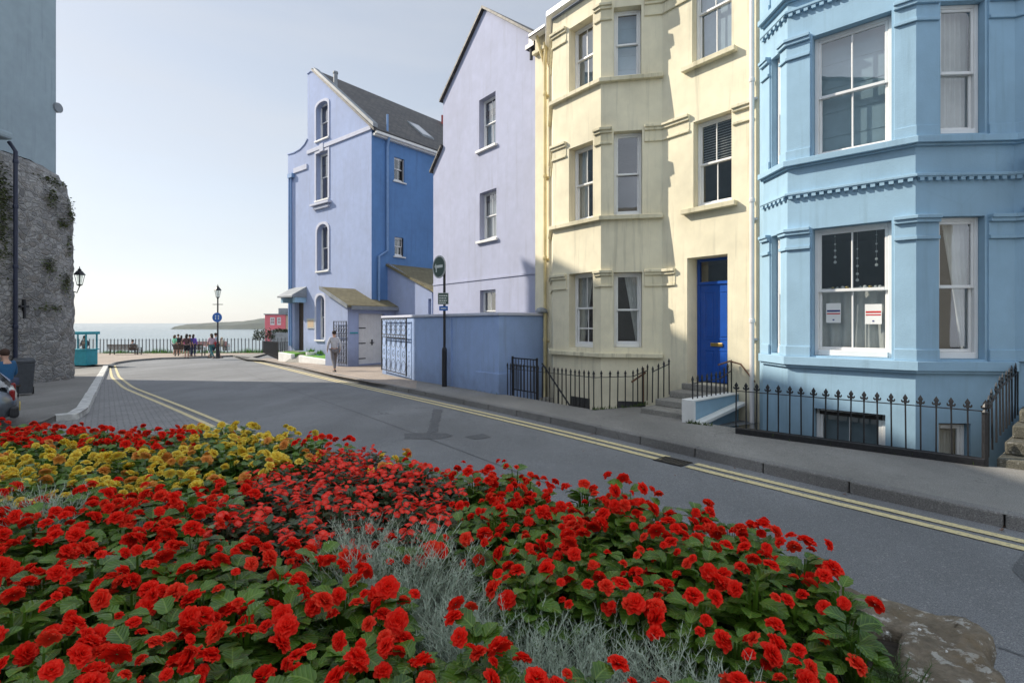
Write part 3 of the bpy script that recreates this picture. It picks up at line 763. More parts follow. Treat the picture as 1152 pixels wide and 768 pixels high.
# entrance steps
ST = thing('entrance_steps', (*sv(5.9,8.0), 0), 'worn grey stone steps up to the royal blue door', 'steps')
mb = MB()
for k, (v0, z) in enumerate(((8.0,.09),(8.42,.215),(8.84,.34),(9.26,.465))):
    P = [sv(6.12-.03*k, v0), sv(5.12, v0), sv(5.12, 9.34), sv(6.12-.03*k, 9.34)]
    if k == 3: P = [sv(6.06,v0), sv(5.12,v0), sv(5.12,9.34), sv(5.15,9.345), sv(5.15,9.7), sv(5.98,9.7), sv(5.98,9.345), sv(6.06,9.34)]
    mb.prism(P, -1.3 if k == 0 else z-.125, z)
mb.build('steps', 'concrete', ST, bevel=.02)
CW = thing('cheek_wall', (*sv(4.95,8.5), 0), 'low pale blue wall with a white end beside the stone steps', 'wall')
mb = MB(); mb.prism([sv(5.08,7.86), sv(4.88,7.86), sv(4.88,9.34), sv(5.08,9.34)], -1.3, .36); mb.build('wall_face', 'blue', CW, bevel=.012)
mb = MB(); mb.prism([sv(5.10,7.80), sv(4.86,7.80), sv(4.86,9.33), sv(5.10,9.33)], .36, .385); mb.prism([sv(5.10,7.80), sv(4.86,7.80), sv(4.86,7.857), sv(5.10,7.857)], -.04, .36)
mb.build('coping', 'trimwhite', CW, bevel=.01)
mb = MB(); P = lambda s, v, z: (*sv(s, v), z)
mb.hexa([P(4.88,7.82,-.03),P(4.72,7.82,-.03),P(4.72,9.3,.17),P(4.88,9.3,.17),P(4.88,7.82,.035),P(4.72,7.82,.035),P(4.72,9.3,.235),P(4.88,9.3,.235)])
mb.build('sloping_ledge', 'trimwhite', CW, bevel=.01)

# ------------------------------------------------------------------ sky blue house
H = thing('terraced_house', (*inset(BCL,BCR,.5), 0), 'sky blue house with a wide canted bay, dentil courses and fluted pilaster caps', 'house')
bpts = [BRL, BCL, BCR, BRR]
F0, F1, F2, F3, F4 = Fr(Y_R, BRL), Fr(BRL, BCL), Fr(BCL, BCR), Fr(BCR, BRR), Fr(BRR, BEND)
win = []
zgt, zgb = F2.z(1000, 248), F2.z(1000, 403); z1t, z1b = F2.z(1002, 12), F2.z(1002, 163)
zST = z1t-z1b; z2b = z1b+3.0; zTOP = 10.4
win.append((F2, F2.a(914), F2.a(1003), zgb, zgt, dict(back='nets', d=.13)))
win.append((F2, F2.a(914), F2.a(1003), z1b, z1t, dict(back='paleblue', d=.13)))  # pale blue sheet stands in for sky reflected in this window
win.append((F2, F2.a(914), F2.a(1003), z2b, z2b+1.7, dict(back='blind', d=.13)))
win.append((F3, F3.a(1056.5), F3.a(1108), F3.z(1080,404), F3.z(1080,243), dict(back='drapeR', bars=0, d=.1)))
win.append((F3, F3.a(1058), F3.a(1108), F3.z(1083,150), z1t, dict(back='full', bars=0, d=.1, meet=.47)))
win.append((F3, F3.a(1058), F3.a(1108), z2b, z2b+1.7, dict(back='full', bars=0, d=.1)))
f1a, f1b = F1.len*.36, F1.len*.74
for zb, zt in ((zgb,zgt),(z1b,z1t),(z2b,z2b+1.7)): win.append((F1, f1a, f1b, zb, zt, dict(bars=0, back=None, d=.1)))
win.append((F2, F2.a(916), F2.a(996), -.95, F2.z(960,463), dict(back='blind', d=.12, bars=1)))
win.append((F3, F3.a(1056), F3.a(1092), -.95, F3.z(1075,476), dict(back='full', d=.1, bars=0)))
wl = MB()
for F, h in ((F1,.25),(F2,.26),(F3,.22)): wl.wall(F, rect(0, F.len, ZB, zTOP), holes(F), h)
wl.wall(F0, rect(0, F0.len, ZB, zTOP)); wl.wall(F4, rect(0, F4.len, ZB, zTOP))
B1, B2 = back(BEND, 9, BN), back(Y_R, 8, BN)
for p, q in ((BEND,B1),(B1,B2),(B2,back(Y_R,.01,BN))): wl.face([(*p,ZB),(*q,ZB),(*q,zTOP),(*p,zTOP)])
wl.build('wall', 'blue', H)
interior(H, [back(Y_R,2.2,BN), back(BRR,2.4,BN), back(BEND,2.4,BN)], ZB, zTOP, 0)
for z in (.55, 3.55, 6.75, 10.0):
    fl = MB(); slab(fl, [back(p,.12,BN) for p in (BRL,BCL,BCR,BRR)]+[back(BRR,2.3,BN), back(Y_R,2.1,BN)], z); fl.build('floor_slab', 'dark', H)
rf = MB(); rf.prism(offset([Y_R,BRL,BCL,BCR,BRR,BEND], .25)+[back(BEND,9,BN), back(Y_R,8,BN)], zTOP, zTOP+.12); rf.build('roof', 'lead', H)
for (F,a0,a1,z0,z1_,k) in win: window(H, F, a0, a1, z0, z1_, **k)
tr = Parts(H, 'blue', .007); wrap = [BRL, BCL, BCR, BRR]; full = wrap + [BEND]
zl0, zl1 = F2.z(1030, 406), F2.z(1030, 155)
zd1 = F2.z(1030, 199.5); zd2 = zd1+2.86; zl2 = zl1+2.62
tr.band(wrap, zl0-.13, zl0, .085); tr.band(wrap, zl0-.17, zl0-.13, .05)
for z in (zl1, zl2): tr.band(full, z-.09, z, .10); tr.band(full, z-.12, z-.09, .05)
for zd in (zd1, zd2):
    tr.band(full, zd, zd+.04, .065)
    for F in (F1, F2, F3, F4):
        n = int(min(F.len, 3.0)/.105); q = min(F.len, 3.0)/n; out_ = [(0, zd-.001), (q*n, zd-.001), (q*n, zd-.012)]
        for k in reversed(range(n)):
            a = (k+.5)*q; out_ += [(a+.028, zd-.012), (a+.028, zd-.055), (a-.028, zd-.055), (a-.028, zd-.012)]
        out_.append((0, zd-.012)); dn = MB(); m_ = len(out_)
        dn.v = [tuple(F.w(a, o, z)) for o in (-.01, .052) for a, z in out_]
        for t in tessellate_polygon([[Vector((a, z, 0)) for a, z in out_]]): dn.f += [tuple(t), tuple(m_+i for i in reversed(t))]
        for i in range(m_): dn.f.append((i, (i+1) % m_, m_+(i+1) % m_, m_+i))
        dn.build('dentil_course', 'blue', H)
def pil(zt, zb, foot=True):
    segs = [([BRL]+sub(F1,0,f1a-.02)[1:]), (sub(F1,f1b+.02,F1.len)[:1]+[BCL]+sub(F2,0,F2.a(912))[1:]), (sub(F2,F2.a(1006),F2.len)[:1]+[BCR]+sub(F3,0,F3.a(1055))[1:]), (sub(F3,F3.a(1111),F3.len)[:1]+[BRR]+sub(F4,0,.35)[1:])]
    for sg in segs:
        tr.band(sg, zt-.05, zt, .095); tr.band(sg, zt-.10, zt-.05, .07); tr.band(sg, zt-.33, zt-.28, .055); tr.band(sg, zt-.28, zt-.10, .028)
        tr.band(sg, zb+.0, zt-.33, .022)
        if foot: tr.band(sg, zb, zb+.16, .042)
zc0 = F2.z(1030, 242.5); zc1 = zc0 + (F1.z(884,49.5)-F1.z(884,260)); pil(zc0, zl0); pil(zc1, zl1); pil(zc1+2.7, zl2)
# bracketed door hood at the right edge of the view
for k, (e, h) in enumerate(((.34,.07),(.26,.06),(.18,.06))): tr.fbox(F4, .12, 3, 0, e, F4.z(1146,176)-k*.065-.06, F4.z(1146,176)-k*.065)
for k, (e, h) in enumerate(((.16,.05),(.12,.05),(.07,.05))): tr.fbox(F4, .1, .55, 0, e, F4.z(1146,233)-k*.055-.05, F4.z(1146,233)-k*.055)
# things in the ground floor window
for x0, x1, yt, yb, lab, navy in ((929.5,946,341,363,'white poster with a navy and red band, at the left of the blue house window',True),(973,992,342,364.5,'white poster with a double red band, at the right of the blue house window',False)):
    o1 = -.19; A0, A1 = F2.a(x0,o1), F2.a(x1,o1); Zt, Zb = F2.z((x0+x1)/2,yt,o1), F2.z((x0+x1)/2,yb,o1)
    PN = thing('window_poster', tuple(F2.w((A0+A1)/2,o1,Zb)), lab, 'poster')
    q = MB(); q.fbox(F2, A0, A1, o1-.003, o1, Zb, Zt); q.build('sheet', 'paper', PN)
    q = MB(); zz = (Zt+Zb)/2
    q.fbox(F2, A0+.01, A1-.01, o1, o1+.002, zz+.018, zz+.045); q.build('upper_band', 'navyband' if navy else 'redband', PN)
    q = MB(); q.fbox(F2, A0+.01, A1-.01, o1, o1+.002, zz-.02, zz-.002); q.build('lower_band', 'redband', PN)
    q = MB(); q.fbox(F2, (A0+A1)/2-.012, (A0+A1)/2+.012, o1, o1+.002, Zb+.035, Zb+.055); q.build('emblem', 'navyband', PN)
for x, yt, yb, lab in ((939.5,266,295,'string of small shells hanging on the left side of the blue house window'),(986,264,298,'string of white stars hanging on the right side of the blue house window'),(964.5,280,315,'little figure on a string hanging beside the window mullion')):
    o1 = -.30; A = F2.a(x,o1); Zt, Zb = F2.z(x,yt,o1), F2.z(x,yb,o1)
    HN = thing('hanging_ornament', tuple(F2.w(A,o1,Zb)), lab, 'ornament', 'ornaments hanging in the window')
    q = MB(); q.tube([F2.w(A,o1,zgt-.06), F2.w(A,o1,Zb)], .002, 5); q.build('string', 'trimwhite', HN)
    for t in (0,.3,.55,.8,1):
        q = MB(); q.ball(tuple(F2.w(A,o1,Zt+(Zb-Zt)*t)), .012+.012*t, 6, 5); q.build('bead', 'paper', HN)
for k, x in enumerate((937,942,948,953,968,973,979,985,990)):
    o1 = -.22; A = F2.a(x,o1); zz = zgb+(zgt-zgb)*.5+.03
    q = MB(); q.ball(tuple(F2.w(A,o1,zz+.03)), random.uniform(.018,.03), 7, 5)
    tag(q.build('trinket', 'paper' if k % 3 else 'brass', smooth=True), 'small pale trinket in the row along the meeting rail of the blue house window', 'trinket', 'trinkets along the window rail')

# ------------------------------------------------------------------ lavender gabled house
LV = 10.4
LL, LR = sv(18.3, LV), sv(10.2, LV); FG = Fr(LL, LR)
H = thing('gabled_house', (*sv(14.6,LV), 0), 'lavender rendered gable wall with three sash windows behind the blue garden wall', 'house')
win = []
wpx(FG, 539, 557.5, 548, 108, 548, 166, back='paleblue', sill=(.12,.1,.09,.1), d=.2)
wpx(FG, 539.5, 558.5, 549, 214.5, 549, 269.5, back='full', sill=(.12,.1,.09,.1), d=.2)
wpx(FG, 540, 557.5, 549, 326, 549, 358, back='sides', sill=(.1,.1,.09,.1), d=.14)
w3 = win[-1]; win[-1] = (w3[0], w3[1], w3[2], w3[4]-1.5, w3[4], w3[5])
aE, zE = FG.px(498.5, 113); aA, zA = FG.px(545, 11); aR, zR = FG.px(598, 38.7); aS, zS = FG.px(498.5, 166); aT, zT = FG.px(487.5, 191)
out = [(aT, -.6), (FG.len, -.6), (FG.len, zR-.02), (aR, zR), (aA, zA), (aE, zE), (aE, zS), (aT, zT)]
wl = MB(); wl.wall(FG, out, holes(FG), .32)
dp = 9
wl.face([FG.w(aE,0,zS-.3), FG.w(aE,-dp,zS-.3), FG.w(aE,-dp,zE), FG.w(aE,0,zE)])
wl.face([FG.w(aT,0,-.6), FG.w(aT,-dp,-.6), FG.w(aT,-dp,zT), FG.w(aT,0,zT)])
wl.face([FG.w(FG.len,0,-.6), FG.w(FG.len,-dp,-.6), FG.w(FG.len,-dp,zR), FG.w(FG.len,0,zR)])
wl.face([FG.w(aT,-dp,-.6), FG.w(FG.len,-dp,-.6), FG.w(FG.len,-dp,zR), FG.w(aA,-dp,zA), FG.w(aE,-dp,zE), FG.w(aT,-dp,zT)])
wl.build('wall', 'lav', H)
interior(H, [tuple(FG.w(aT,-2.2,0)[:2]), tuple(FG.w(FG.len,-2.2,0)[:2])], -.6, zR, 0)
for z in (.3, 3.2, 6.2, 9.2):
    fl = MB(); fl.fbox(FG, aE+.1, FG.len-.1, -2.1, -.25, z-.2, z); fl.build('floor_slab', 'dark', H)
for (F,a0,a1,z0,z1_,k) in win: window(H, F, a0, a1, z0, z1_, **k)
rf = MB()
def slope(a, za, b, zb, t=.1, o0=.12):
    rf.hexa([FG.w(a,o0,za),FG.w(b,o0,zb),FG.w(b,-dp,zb),FG.w(a,-dp,za),FG.w(a,o0,za+t),FG.w(b,o0,zb+t),FG.w(b,-dp,zb+t),FG.w(a,-dp,za+t)])
k1 = (zA-zE)/(aA-aE); k2 = (zA-zR)/(aR-aA)
slope(aE-.1, zE-.1*k1+.01, aA, zA+.01); slope(aA+.002, zA+.01, FG.len+.25, zA-k2*(FG.len+.25-aA)+.01)
slope(aT-.12, zT-.12*1.1+.01, aE-.004, zS+.01, .09)
roof = rf.build('roof', 'slate', H)
mb = MB(); mb.fbox(FG, aT, FG.len, 0, .03, FG.z(546,313.5)-.03, FG.z(546,313.5)+.03); mb.build('string_course', 'lav', H)
cm = MB(); cm.fbox(FG, aE+.2, aE+.7, -6.5, -5.6, zE-.2, zE+1.2); cm.build('chimney', 'pink', roof)
mb = MB(); mb.fbox(FG, aR-.05, aR+.35, -.02, .22, zR-.55, zR-.42); mb.fbox(FG, aR-.02, aR+.15, 0, .1, zR-.42, zR-.06); mb.tube([FG.w(aR+.15,.14,zR-.5), FG.w(aR+.15,.14,zR-.9)], .05)
mb.build('rainwater_head', 'iron', H)

# ------------------------------------------------------------------ tall house by the sea
H = thing('tall_house', (*inset(FH_L,FH_R,.5), -.4), 'tall lavender and blue house by the sea with arched windows and steep slate roof', 'house')
FF = Fr(FH_L, FH_R); FS = Fr(FH_R, back(FH_R, 10, FI))
win = []
def awin(x0, x1, xm, yt, yb, **k): win.append((FF, FF.a(x0), FF.a(x1), FF.z(xm, yb), FF.z(xm, yt), k))
awin(356, 369.5, 363, 114.5, 156.5, d=.25, rise=.3); awin(356, 369.5, 363, 171, 224.5, d=.25, rise=0); awin(357, 369.5, 363.5, 252, 304.5, d=.25, rise=.45); awin(356, 365.5, 361, 332, 382, d=.25, rise=.35)
sidew = [(FS, FS.a(443.5), FS.a(455), FS.z(449,204.5), FS.z(449,178)), (FS, FS.a(444), FS.a(454), FS.z(449,288.5), FS.z(449,267))]
dr0, dr1 = FF.a(331.5), FF.a(341.5); drz0, drz1 = FF.z(337,394.5), FF.z(337,336)
o_ = lambda x, y: FF.px(x, y)
outl = [(0,-1.2), (FF.len,-1.2), (FF.len, FF.z(418,141)), o_(355,81.5), o_(350,81), o_(346,84), o_(346,157.5), o_(343,163), o_(338,168.5), o_(331,172.5), (0, FF.z(324,174.5))]
hs = []
for (F,a0,a1,z0,z1_,k) in win:
    r = k.pop('rise'); hs.append(arch(a0,a1,z0,z1_,r) if r else rect(a0,a1,z0,z1_)); k['_h'] = hs[-1]
wl = MB(); wl.wall(FF, outl, hs + [rect(dr0,dr1,drz0,drz1)], .38)
wl.build('wall', 'lavfar', H)
zev = FF.z(418,143)
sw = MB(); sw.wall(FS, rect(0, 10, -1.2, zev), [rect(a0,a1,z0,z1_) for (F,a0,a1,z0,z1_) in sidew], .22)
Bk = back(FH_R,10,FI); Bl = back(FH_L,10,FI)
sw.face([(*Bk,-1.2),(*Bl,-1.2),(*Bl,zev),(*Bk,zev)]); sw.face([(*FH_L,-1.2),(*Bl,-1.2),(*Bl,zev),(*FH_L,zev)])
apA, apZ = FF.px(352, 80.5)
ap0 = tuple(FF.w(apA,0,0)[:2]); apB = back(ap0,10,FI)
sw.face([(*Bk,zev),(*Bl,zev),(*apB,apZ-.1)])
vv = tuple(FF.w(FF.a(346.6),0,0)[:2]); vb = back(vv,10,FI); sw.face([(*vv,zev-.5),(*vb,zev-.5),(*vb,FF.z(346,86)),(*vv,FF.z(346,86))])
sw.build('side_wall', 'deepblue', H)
interior(H, [back(FH_L,2,FI), back(FH_R,2,FI)], -1.2, zev, 0)
interior(H, [tuple(FS.w(1,-1.5,0)[:2]), tuple(FS.w(10,-1.5,0)[:2])], -1.2, zev, 0)
for (F,a0,a1,z0,z1_,k) in win:
    h = k.pop('_h'); w = window(H, F, a0, a1, z0, z1_, bars=0, back=None, fw=.07, sill=(.1,.1,.09,.1), **k)
    s = MB(); n = len(h); c = ((a0+a1)/2, (z0+z1_)/2)
    for i in range(1, n):
        p, q = h[i], h[(i+1) % n]
        ex = lambda p: (c[0]+(p[0]-c[0])*1.0+(.13 if p[0] > c[0] else -.13 if p[0] < c[0]-1e-6 else 0), p[1]+(.13 if p[1] > z1_-.6 else 0))
        P, Q = ex(p), ex(q)
        s.hexa([FF.w(p[0],-.02,p[1]),FF.w(q[0],-.02,q[1]),FF.w(Q[0],-.02,Q[1]),FF.w(P[0],-.02,P[1]),FF.w(p[0],.045,p[1]),FF.w(q[0],.045,q[1]),FF.w(Q[0],.045,Q[1]),FF.w(P[0],.045,P[1])])
    s.build('surround', 'lavtrim', w)
for (F,a0,a1,z0,z1_) in sidew: window(H, F, a0, a1, z0, z1_, bars=1, back=None, d=.08, fw=.045, sill=(.1,.1,.07,.08))
tr = Parts(H, 'lavtrim', .01)
def fband(x0, y0, x1, h=.22, e=.07, F=FF):
    z = F.z(x0, y0); tr.fbox(F, F.a(x0), F.a(x1), -.01, e, z-h, z)
fband(346, 170, 418); fband(331, 190, 346, .3); fband(352, 231, 373, .12, .22); fband(354, 234.2, 371, .14, .12)
z0 = FF.z(360,168); tr.fbox(FF, FF.a(361), FF.a(365), .0, .1, z0-.2, z0+.25)
tr = Parts(H, 'lavfar', .01)
for a, b in (((0,FF.z(324,174.5)), o_(331,172.5)), (o_(331,172.5), o_(338,168.5)), (o_(338,168.5), o_(343,163)), (o_(343,163), o_(346,157.5)), (o_(346,84), o_(350,81)), (o_(350,81), o_(355,81.5))):
    tr.hexa([FF.w(a[0],-.25,a[1]),FF.w(b[0],-.25,b[1]),FF.w(b[0],.05,b[1]),FF.w(a[0],.05,a[1]),FF.w(a[0],-.25,a[1]+.07),FF.w(b[0],-.25,b[1]+.07),FF.w(b[0],.05,b[1]+.07),FF.w(a[0],.05,a[1]+.07)])
rf = MB(); t = .14
e1 = FS.w(0,.3,zev-.2)
def sl(Pa, za, Pb, zb, ov=.1):
    A = (Pa[0]-FI[0]*ov, Pa[1]-FI[1]*ov); B = (Pb[0]-FI[0]*ov, Pb[1]-FI[1]*ov); C_, D_ = back(Pb,10.2,FI), back(Pa,10.2,FI)
    rf.hexa([(*A,za),(*B,zb),(*C_,zb),(*D_,za),(*A,za+t),(*B,zb+t),(*C_,zb+t),(*D_,za+t)])
sl(ap0, apZ+.02, tuple(FS.w(0,.3,0)[:2]), zev-.26); 
lf = tuple(FF.w(0,0,0)[:2]); 
aV = FF.a(346.6); zV = FF.z(346,166)
sl(tuple(FF.w(apA-.004,0,0)[:2]), apZ+.02, tuple(FF.w(aV,0,0)[:2]), FF.z(346,86), -.3); sl(tuple(FF.w(aV-.01,0,0)[:2]), FF.z(331,176), lf, FF.z(331,177), -.3)
roof = rf.build('roof', 'slate', H)
# verge coping, skylight, vent pipe
mb = MB(); a, za = FF.px(355,81); b, zb_ = FF.px(418,140)
mb.hexa([FF.w(a,-.16,za+.05),FF.w(b+.3,-.16,zb_-.2),FF.w(b+.3,.13,zb_-.2),FF.w(a,.13,za+.05),FF.w(a,-.16,za+.22),FF.w(b+.3,-.16,zb_),FF.w(b+.3,.13,zb_),FF.w(a,.13,za+.22)])
mb.build('verge', 'lead', roof)
Q = lambda u, dd, h=0: (ap0[0]+(FS.w(0,.3,0)[0]-ap0[0])*u+FI[0]*dd, ap0[1]+(FS.w(0,.3,0)[1]-ap0[1])*u+FI[1]*dd, apZ+.02+t+(zev-.26-apZ-.02)*u+h)
mb = MB(); mb.hexa([Q(.52,4.4),Q(.52,5.3),Q(.76,5.3),Q(.76,4.4),Q(.52,4.4,.1),Q(.52,5.3,.1),Q(.76,5.3,.1),Q(.76,4.4,.1)]); sk = mb.build('skylight', 'lead', roof)
mb = MB(); mb.face([Q(.54,4.5,.104),Q(.54,5.2,.104),Q(.74,5.2,.104),Q(.74,4.5,.104)]); mb.build('skylight_pane', 'glass', roof)
mb = MB(); p = Q(.3,.35); mb.tube([(p[0],p[1],p[2]-.3),(p[0],p[1],p[2]+.75)], .12, 10); mb.tube([(p[0],p[1],p[2]+.75),(p[0],p[1],p[2]+.85)], .15, 10); mb.build('flue', 'lead', roof)
p = Q(.02,9.9); mb = MB(); mb.box(p[0]+.1,p[0]+.5,p[1]-.25,p[1]+.25,p[2]-.6,p[2]+.4); mb.build('chimney', 'redwood', roof)
g = MB(); g.fbox(FS, .05, 10, .2, .34, zev-.34, zev-.22); g.fbox(FS, .05, 10, .0, .2, zev-.42, zev-.3); g.build('gutter', 'trimwhite', H)
aP = FS.a(434.5); zj = FS.z(434,282)
pp = MB(); pp.tube([FS.w(aP,.26,zev-.3), FS.w(aP,.1,zev-.8), FS.w(aP,.1,zj), FS.w(FS.a(425),.1,zj-.35), FS.w(FS.a(425),.1,1.5)], .07, 8)
pp.tube([FS.w(aP,.1,zev-.9), FS.w(aP,.1,zev+.9)], .06, 8); pp.build('downpipe', 'pipe_blue', H)
pp = MB(); pp.tube([FF.w(.55,.1,.3), FF.w(.55,.1,FF.z(331,200))], .06, 8); pp.tube([FF.w(.3,.08,.3), FF.w(.3,.08,FF.z(328,200))], .05, 8)
pp.fbox(FF, .3, .8, 0, .2, FF.z(331,200), FF.z(331,200)+.25); pp.build('downpipe', 'pipe_blue', H)
q = MB(); q.fbox(FF, dr0+.02, dr1-.02, -.34, -.28, drz0, drz1-.02); dd = q.build('door', 'wood', H)
q = MB(); q.fbox(FF, dr0-.35, dr1+.35, 0, .9, drz1+.05, drz1+.14)
a, b = dr0-.35, dr1+.35; zz = drz1+.14
q.hexa([FF.w(a,0,zz),FF.w(b,0,zz),FF.w(b,.9,zz),FF.w(a,.9,zz),FF.w(a,0,zz+.55),FF.w(b,0,zz+.55),FF.w(b-.1,.85,zz+.04),FF.w(a+.1,.85,zz+.04)]); q.build('porch_roof', 'lead', H)
for a, b in ((dr0-.3, dr0-.05), (dr1+.05, dr1+.3)): q = MB(); q.fbox(FF, a, b, 0, .7, drz1-.25, drz1+.04); q.build('porch_bracket', 'blue', H)
q = MB(); zf = zp(*FH_L)
q.fbox(FF, dr0-.1, dr1+.1, 0, .35, -1.0, drz0-.02); q.fbox(FF, dr0-.1, dr1+.1, .35, .65, -1.0, drz0-.2); q.build('doorstep', 'concrete', H)
q = MB(); nA, nB = FF.a(346), FF.a(355); q.fbox(FF, nA, nB, .0, .05, FF.z(350,369.5), FF.z(350,358))
nb = q.build('notice_board', 'signgrey', H); nb['label'] = 'small framed notice on the wall beside the door'
q = MB(); q.fbox(FF, nA+.12, nB-.12, .05, .056, FF.z(350,368), FF.z(350,360)); q.build('notice_sheet', 'beige', nb)
# lean-to behind with its own sloping roof
F5 = Fr(fplane(419, FN+1.0), fplane(486, FN+1.0))
mb = MB(); pa, pb, pc = F5.px(419,288), F5.px(427,289), F5.px(483,325)
mb.wall(F5, [(pa[0],-1.2),(F5.a(486),-1.2),(F5.a(486),pc[1]-.1),pc,pb,pa], [rect(F5.a(482.5)-.05,F5.a(485),.6,F5.z(484,336))], .2)
mb.face([F5.w(F5.a(486),0,-1.2),F5.w(F5.a(486),-4,-1.2),F5.w(F5.a(486),-4,pc[1]-.1),F5.w(F5.a(486),0,pc[1]-.1)])
mb.build('lean_to_wall', 'lavfar', H)
mb = MB(); mb.hexa([F5.w(pb[0]-.9,.12,pb[1]+.12),F5.w(pc[0]+.45,.12,pc[1]-.2),F5.w(pc[0]+.45,-5,pc[1]-.2),F5.w(pb[0]-.9,-5,pb[1]+.12),F5.w(pb[0]-.9,.12,pb[1]+.24),F5.w(pc[0]+.45,.12,pc[1]-.08),F5.w(pc[0]+.45,-5,pc[1]-.08),F5.w(pb[0]-.9,-5,pb[1]+.24)])
mb.build('lean_to_roof', 'mossroof', H)

# ------------------------------------------------------------------ garage with mossy roof in front of it
GR = thing('garage', (*F_OB0, zp(*F_OB0)), 'lavender lean-to garage with a mossy sloping roof and a pale plank door', 'garage')
FO = Fr(OB_L, F_OB0); FOS = Fr(F_OB0, back(F_OB0, 4.6, FI))
zl, zr_ = FO.z(368,326.5), FO.z(391,343.5); zg = zp(*F_OB0)-.3
mb = MB(); mb.wall(FO, [(0,zg),(FO.len,zg),(FO.len,zr_),(.1,zl),(0,zl)])
d0_, d1_ = FOS.a(403.5), FOS.a(433); zdt = FOS.z(404,352.5)
mb.wall(FOS, rect(0, FOS.len, zg, zr_), [rect(d0_, d1_, zp(*F_OB0)+.06, zdt)], .3)
mb.face([FO.w(0,0,zg),FO.w(0,-1.77,zg),FO.w(0,-1.77,zl),FO.w(0,0,zl)])
mb.build('wall', 'lavfar', GR)
mb = MB(); ov = .22; kk = (zl-zr_)/FO.len
def rp(a, o, h): return FO.w(a, o, zl - kk*a + h)
mb.hexa([rp(-.12,ov,.02),rp(FO.len+.3,ov,.02),rp(FO.len+.3,-4.4,.02),rp(-.12,-1.72,.02),rp(-.12,ov,.13),rp(FO.len+.3,ov,.13),rp(FO.len+.3,-4.4,.13),rp(-.12,-1.72,.13)])
mb.build('roof', 'mossroof', GR)
mb = MB(); mb.hexa([rp(-.14,ov,-.02),rp(FO.len+.32,ov,-.02),rp(FO.len+.32,ov+.04,-.02),rp(-.14,ov+.04,-.02),rp(-.14,ov,.16),rp(FO.len+.32,ov,.16),rp(FO.len+.32,ov+.04,.16),rp(-.14,ov+.04,.16)])
mb.fbox(FOS, 0, FOS.len, .3, .36, zr_-.2, zr_-.02); mb.build('fascia', 'lead', GR)
mb = MB(); zd0 = zp(*F_OB0)+.06; n = 9
for k in range(n):
    a, b = d0_+(d1_-d0_)*k/n, d0_+(d1_-d0_)*(k+1)/n; mb.fbox(FOS, a+.004, b-.004, -.27, -.23, zd0, zdt-.004)
mb.fbox(FOS, d0_, d1_, -.275, -.25, zd0, zdt-.004)
gd = mb.build('door', 'trimwhite', GR)
mb = MB()
for z in (.25,1.0,1.75):
    mb.fbox(FOS, d0_+.01, d0_+.55, -.23, -.215, zd0+z, zd0+z+.05); mb.tube([FOS.w(d0_+.02,-.21,zd0+z-.05), FOS.w(d0_+.02,-.21,zd0+z+.1)], .02)
mb.build('strap_hinge', 'iron', gd)
mb = MB(); mb.fbox(FOS, d1_-.75, d1_-.5, -.23, -.205, zd0+1.02, zd0+1.06); mb.fbox(FOS, d1_-.66, d1_-.6, -.23, -.19, zd0+.92, zd0+1.2); mb.build('latch', 'iron', gd)
mb = MB(); mb.fbox(FOS, .12, .55, 0, .03, zd0+1.52, zd0+1.58); mb.build('nameplate', 'teal', GR)

# ------------------------------------------------------------------ blue garden wall
GW = thing('garden_wall', (*lowwall[1], zp(*lowwall[1])), 'blue painted rendered garden wall in front of the lavender house', 'wall')
lw = lowwall
mb = MB(); mb.band(lw, lambda x, y: zp(x,y)-.4 if y < 13.5 else zp(x,y)-.2, lambda x, y: 1.88+.0*y, 0, -.24)
ob = lw[0]
mb.build('wall_face', 'wallblue', GW, bevel=.01)
mb = MB(); mb.band(lw, 1.883, 1.965, .05, -.29); mb.build('coping', 'lavtrim', GW, bevel=.015)
mb = MB(); mb.band(lw[2:], lambda x, y: zp(x,y)-.3, lambda x, y: zp(x,y)+.52, .035, .0); mb.build('plinth', 'wallblue', GW, bevel=.01)
p = lw[4]; mb = MB(); mb.lathe((p[0]-.12,p[1]-.12,1.965), [(.16,0),(.17,.05),(.12,.12),(.05,.15)], 10); mb.build('finial', 'lead', GW)
mb = MB(); Fw = Fr(lw[1], lw[2]); mb.fbox(Fw, Fw.len-1.42, Fw.len-1.36, 0, .04, -.25, 1.86); mb.build('conduit', 'wallblue', GW)
# ------------------------------------------------------------------ railings
def bar_mesh(h, kind, r=.0085):
    mb = MB(); t = .11 if kind == 'fleur' else .10
    mb.box(-r, r, -r, r, 0, h-t)
    if kind == 'fleur':
        half = [(.010,-.02),(.016,.0),(.030,-.004),(.044,.012),(.042,.034),(.030,.036),(.030,.022),(.020,.018),(.015,.030),(.027,.058),(0,.11)]
    elif kind == 'spear':
        half = [(.009,-.03),(.018,-.02),(.018,-.008),(.010,.0),(.012,.012),(.026,.03),(.022,.045),(.010,.07),(0,.10)]
    else: half = [(.008,-.01),(.012,.0),(.014,.03),(0,.06)]
    poly = half + [(-x, z) for x, z in reversed(half[:-1])]
    n = len(mb.v); m = len(poly)
    for y in (-.009, .009): mb.v += [(x, y*(1 if z < .08 else .3), h-t+z) for x, z in poly]
    for tr_ in tessellate_polygon([[Vector((x, z, 0)) for x, z in poly]]):
        mb.f.append(tuple(n+i for i in tr_)); mb.f.append(tuple(n+m+i for i in reversed(tr_)))
    for i in range(m): mb.f.append((n+i, n+(i+1) % m, n+m+(i+1) % m, n+m+i))
    return mb
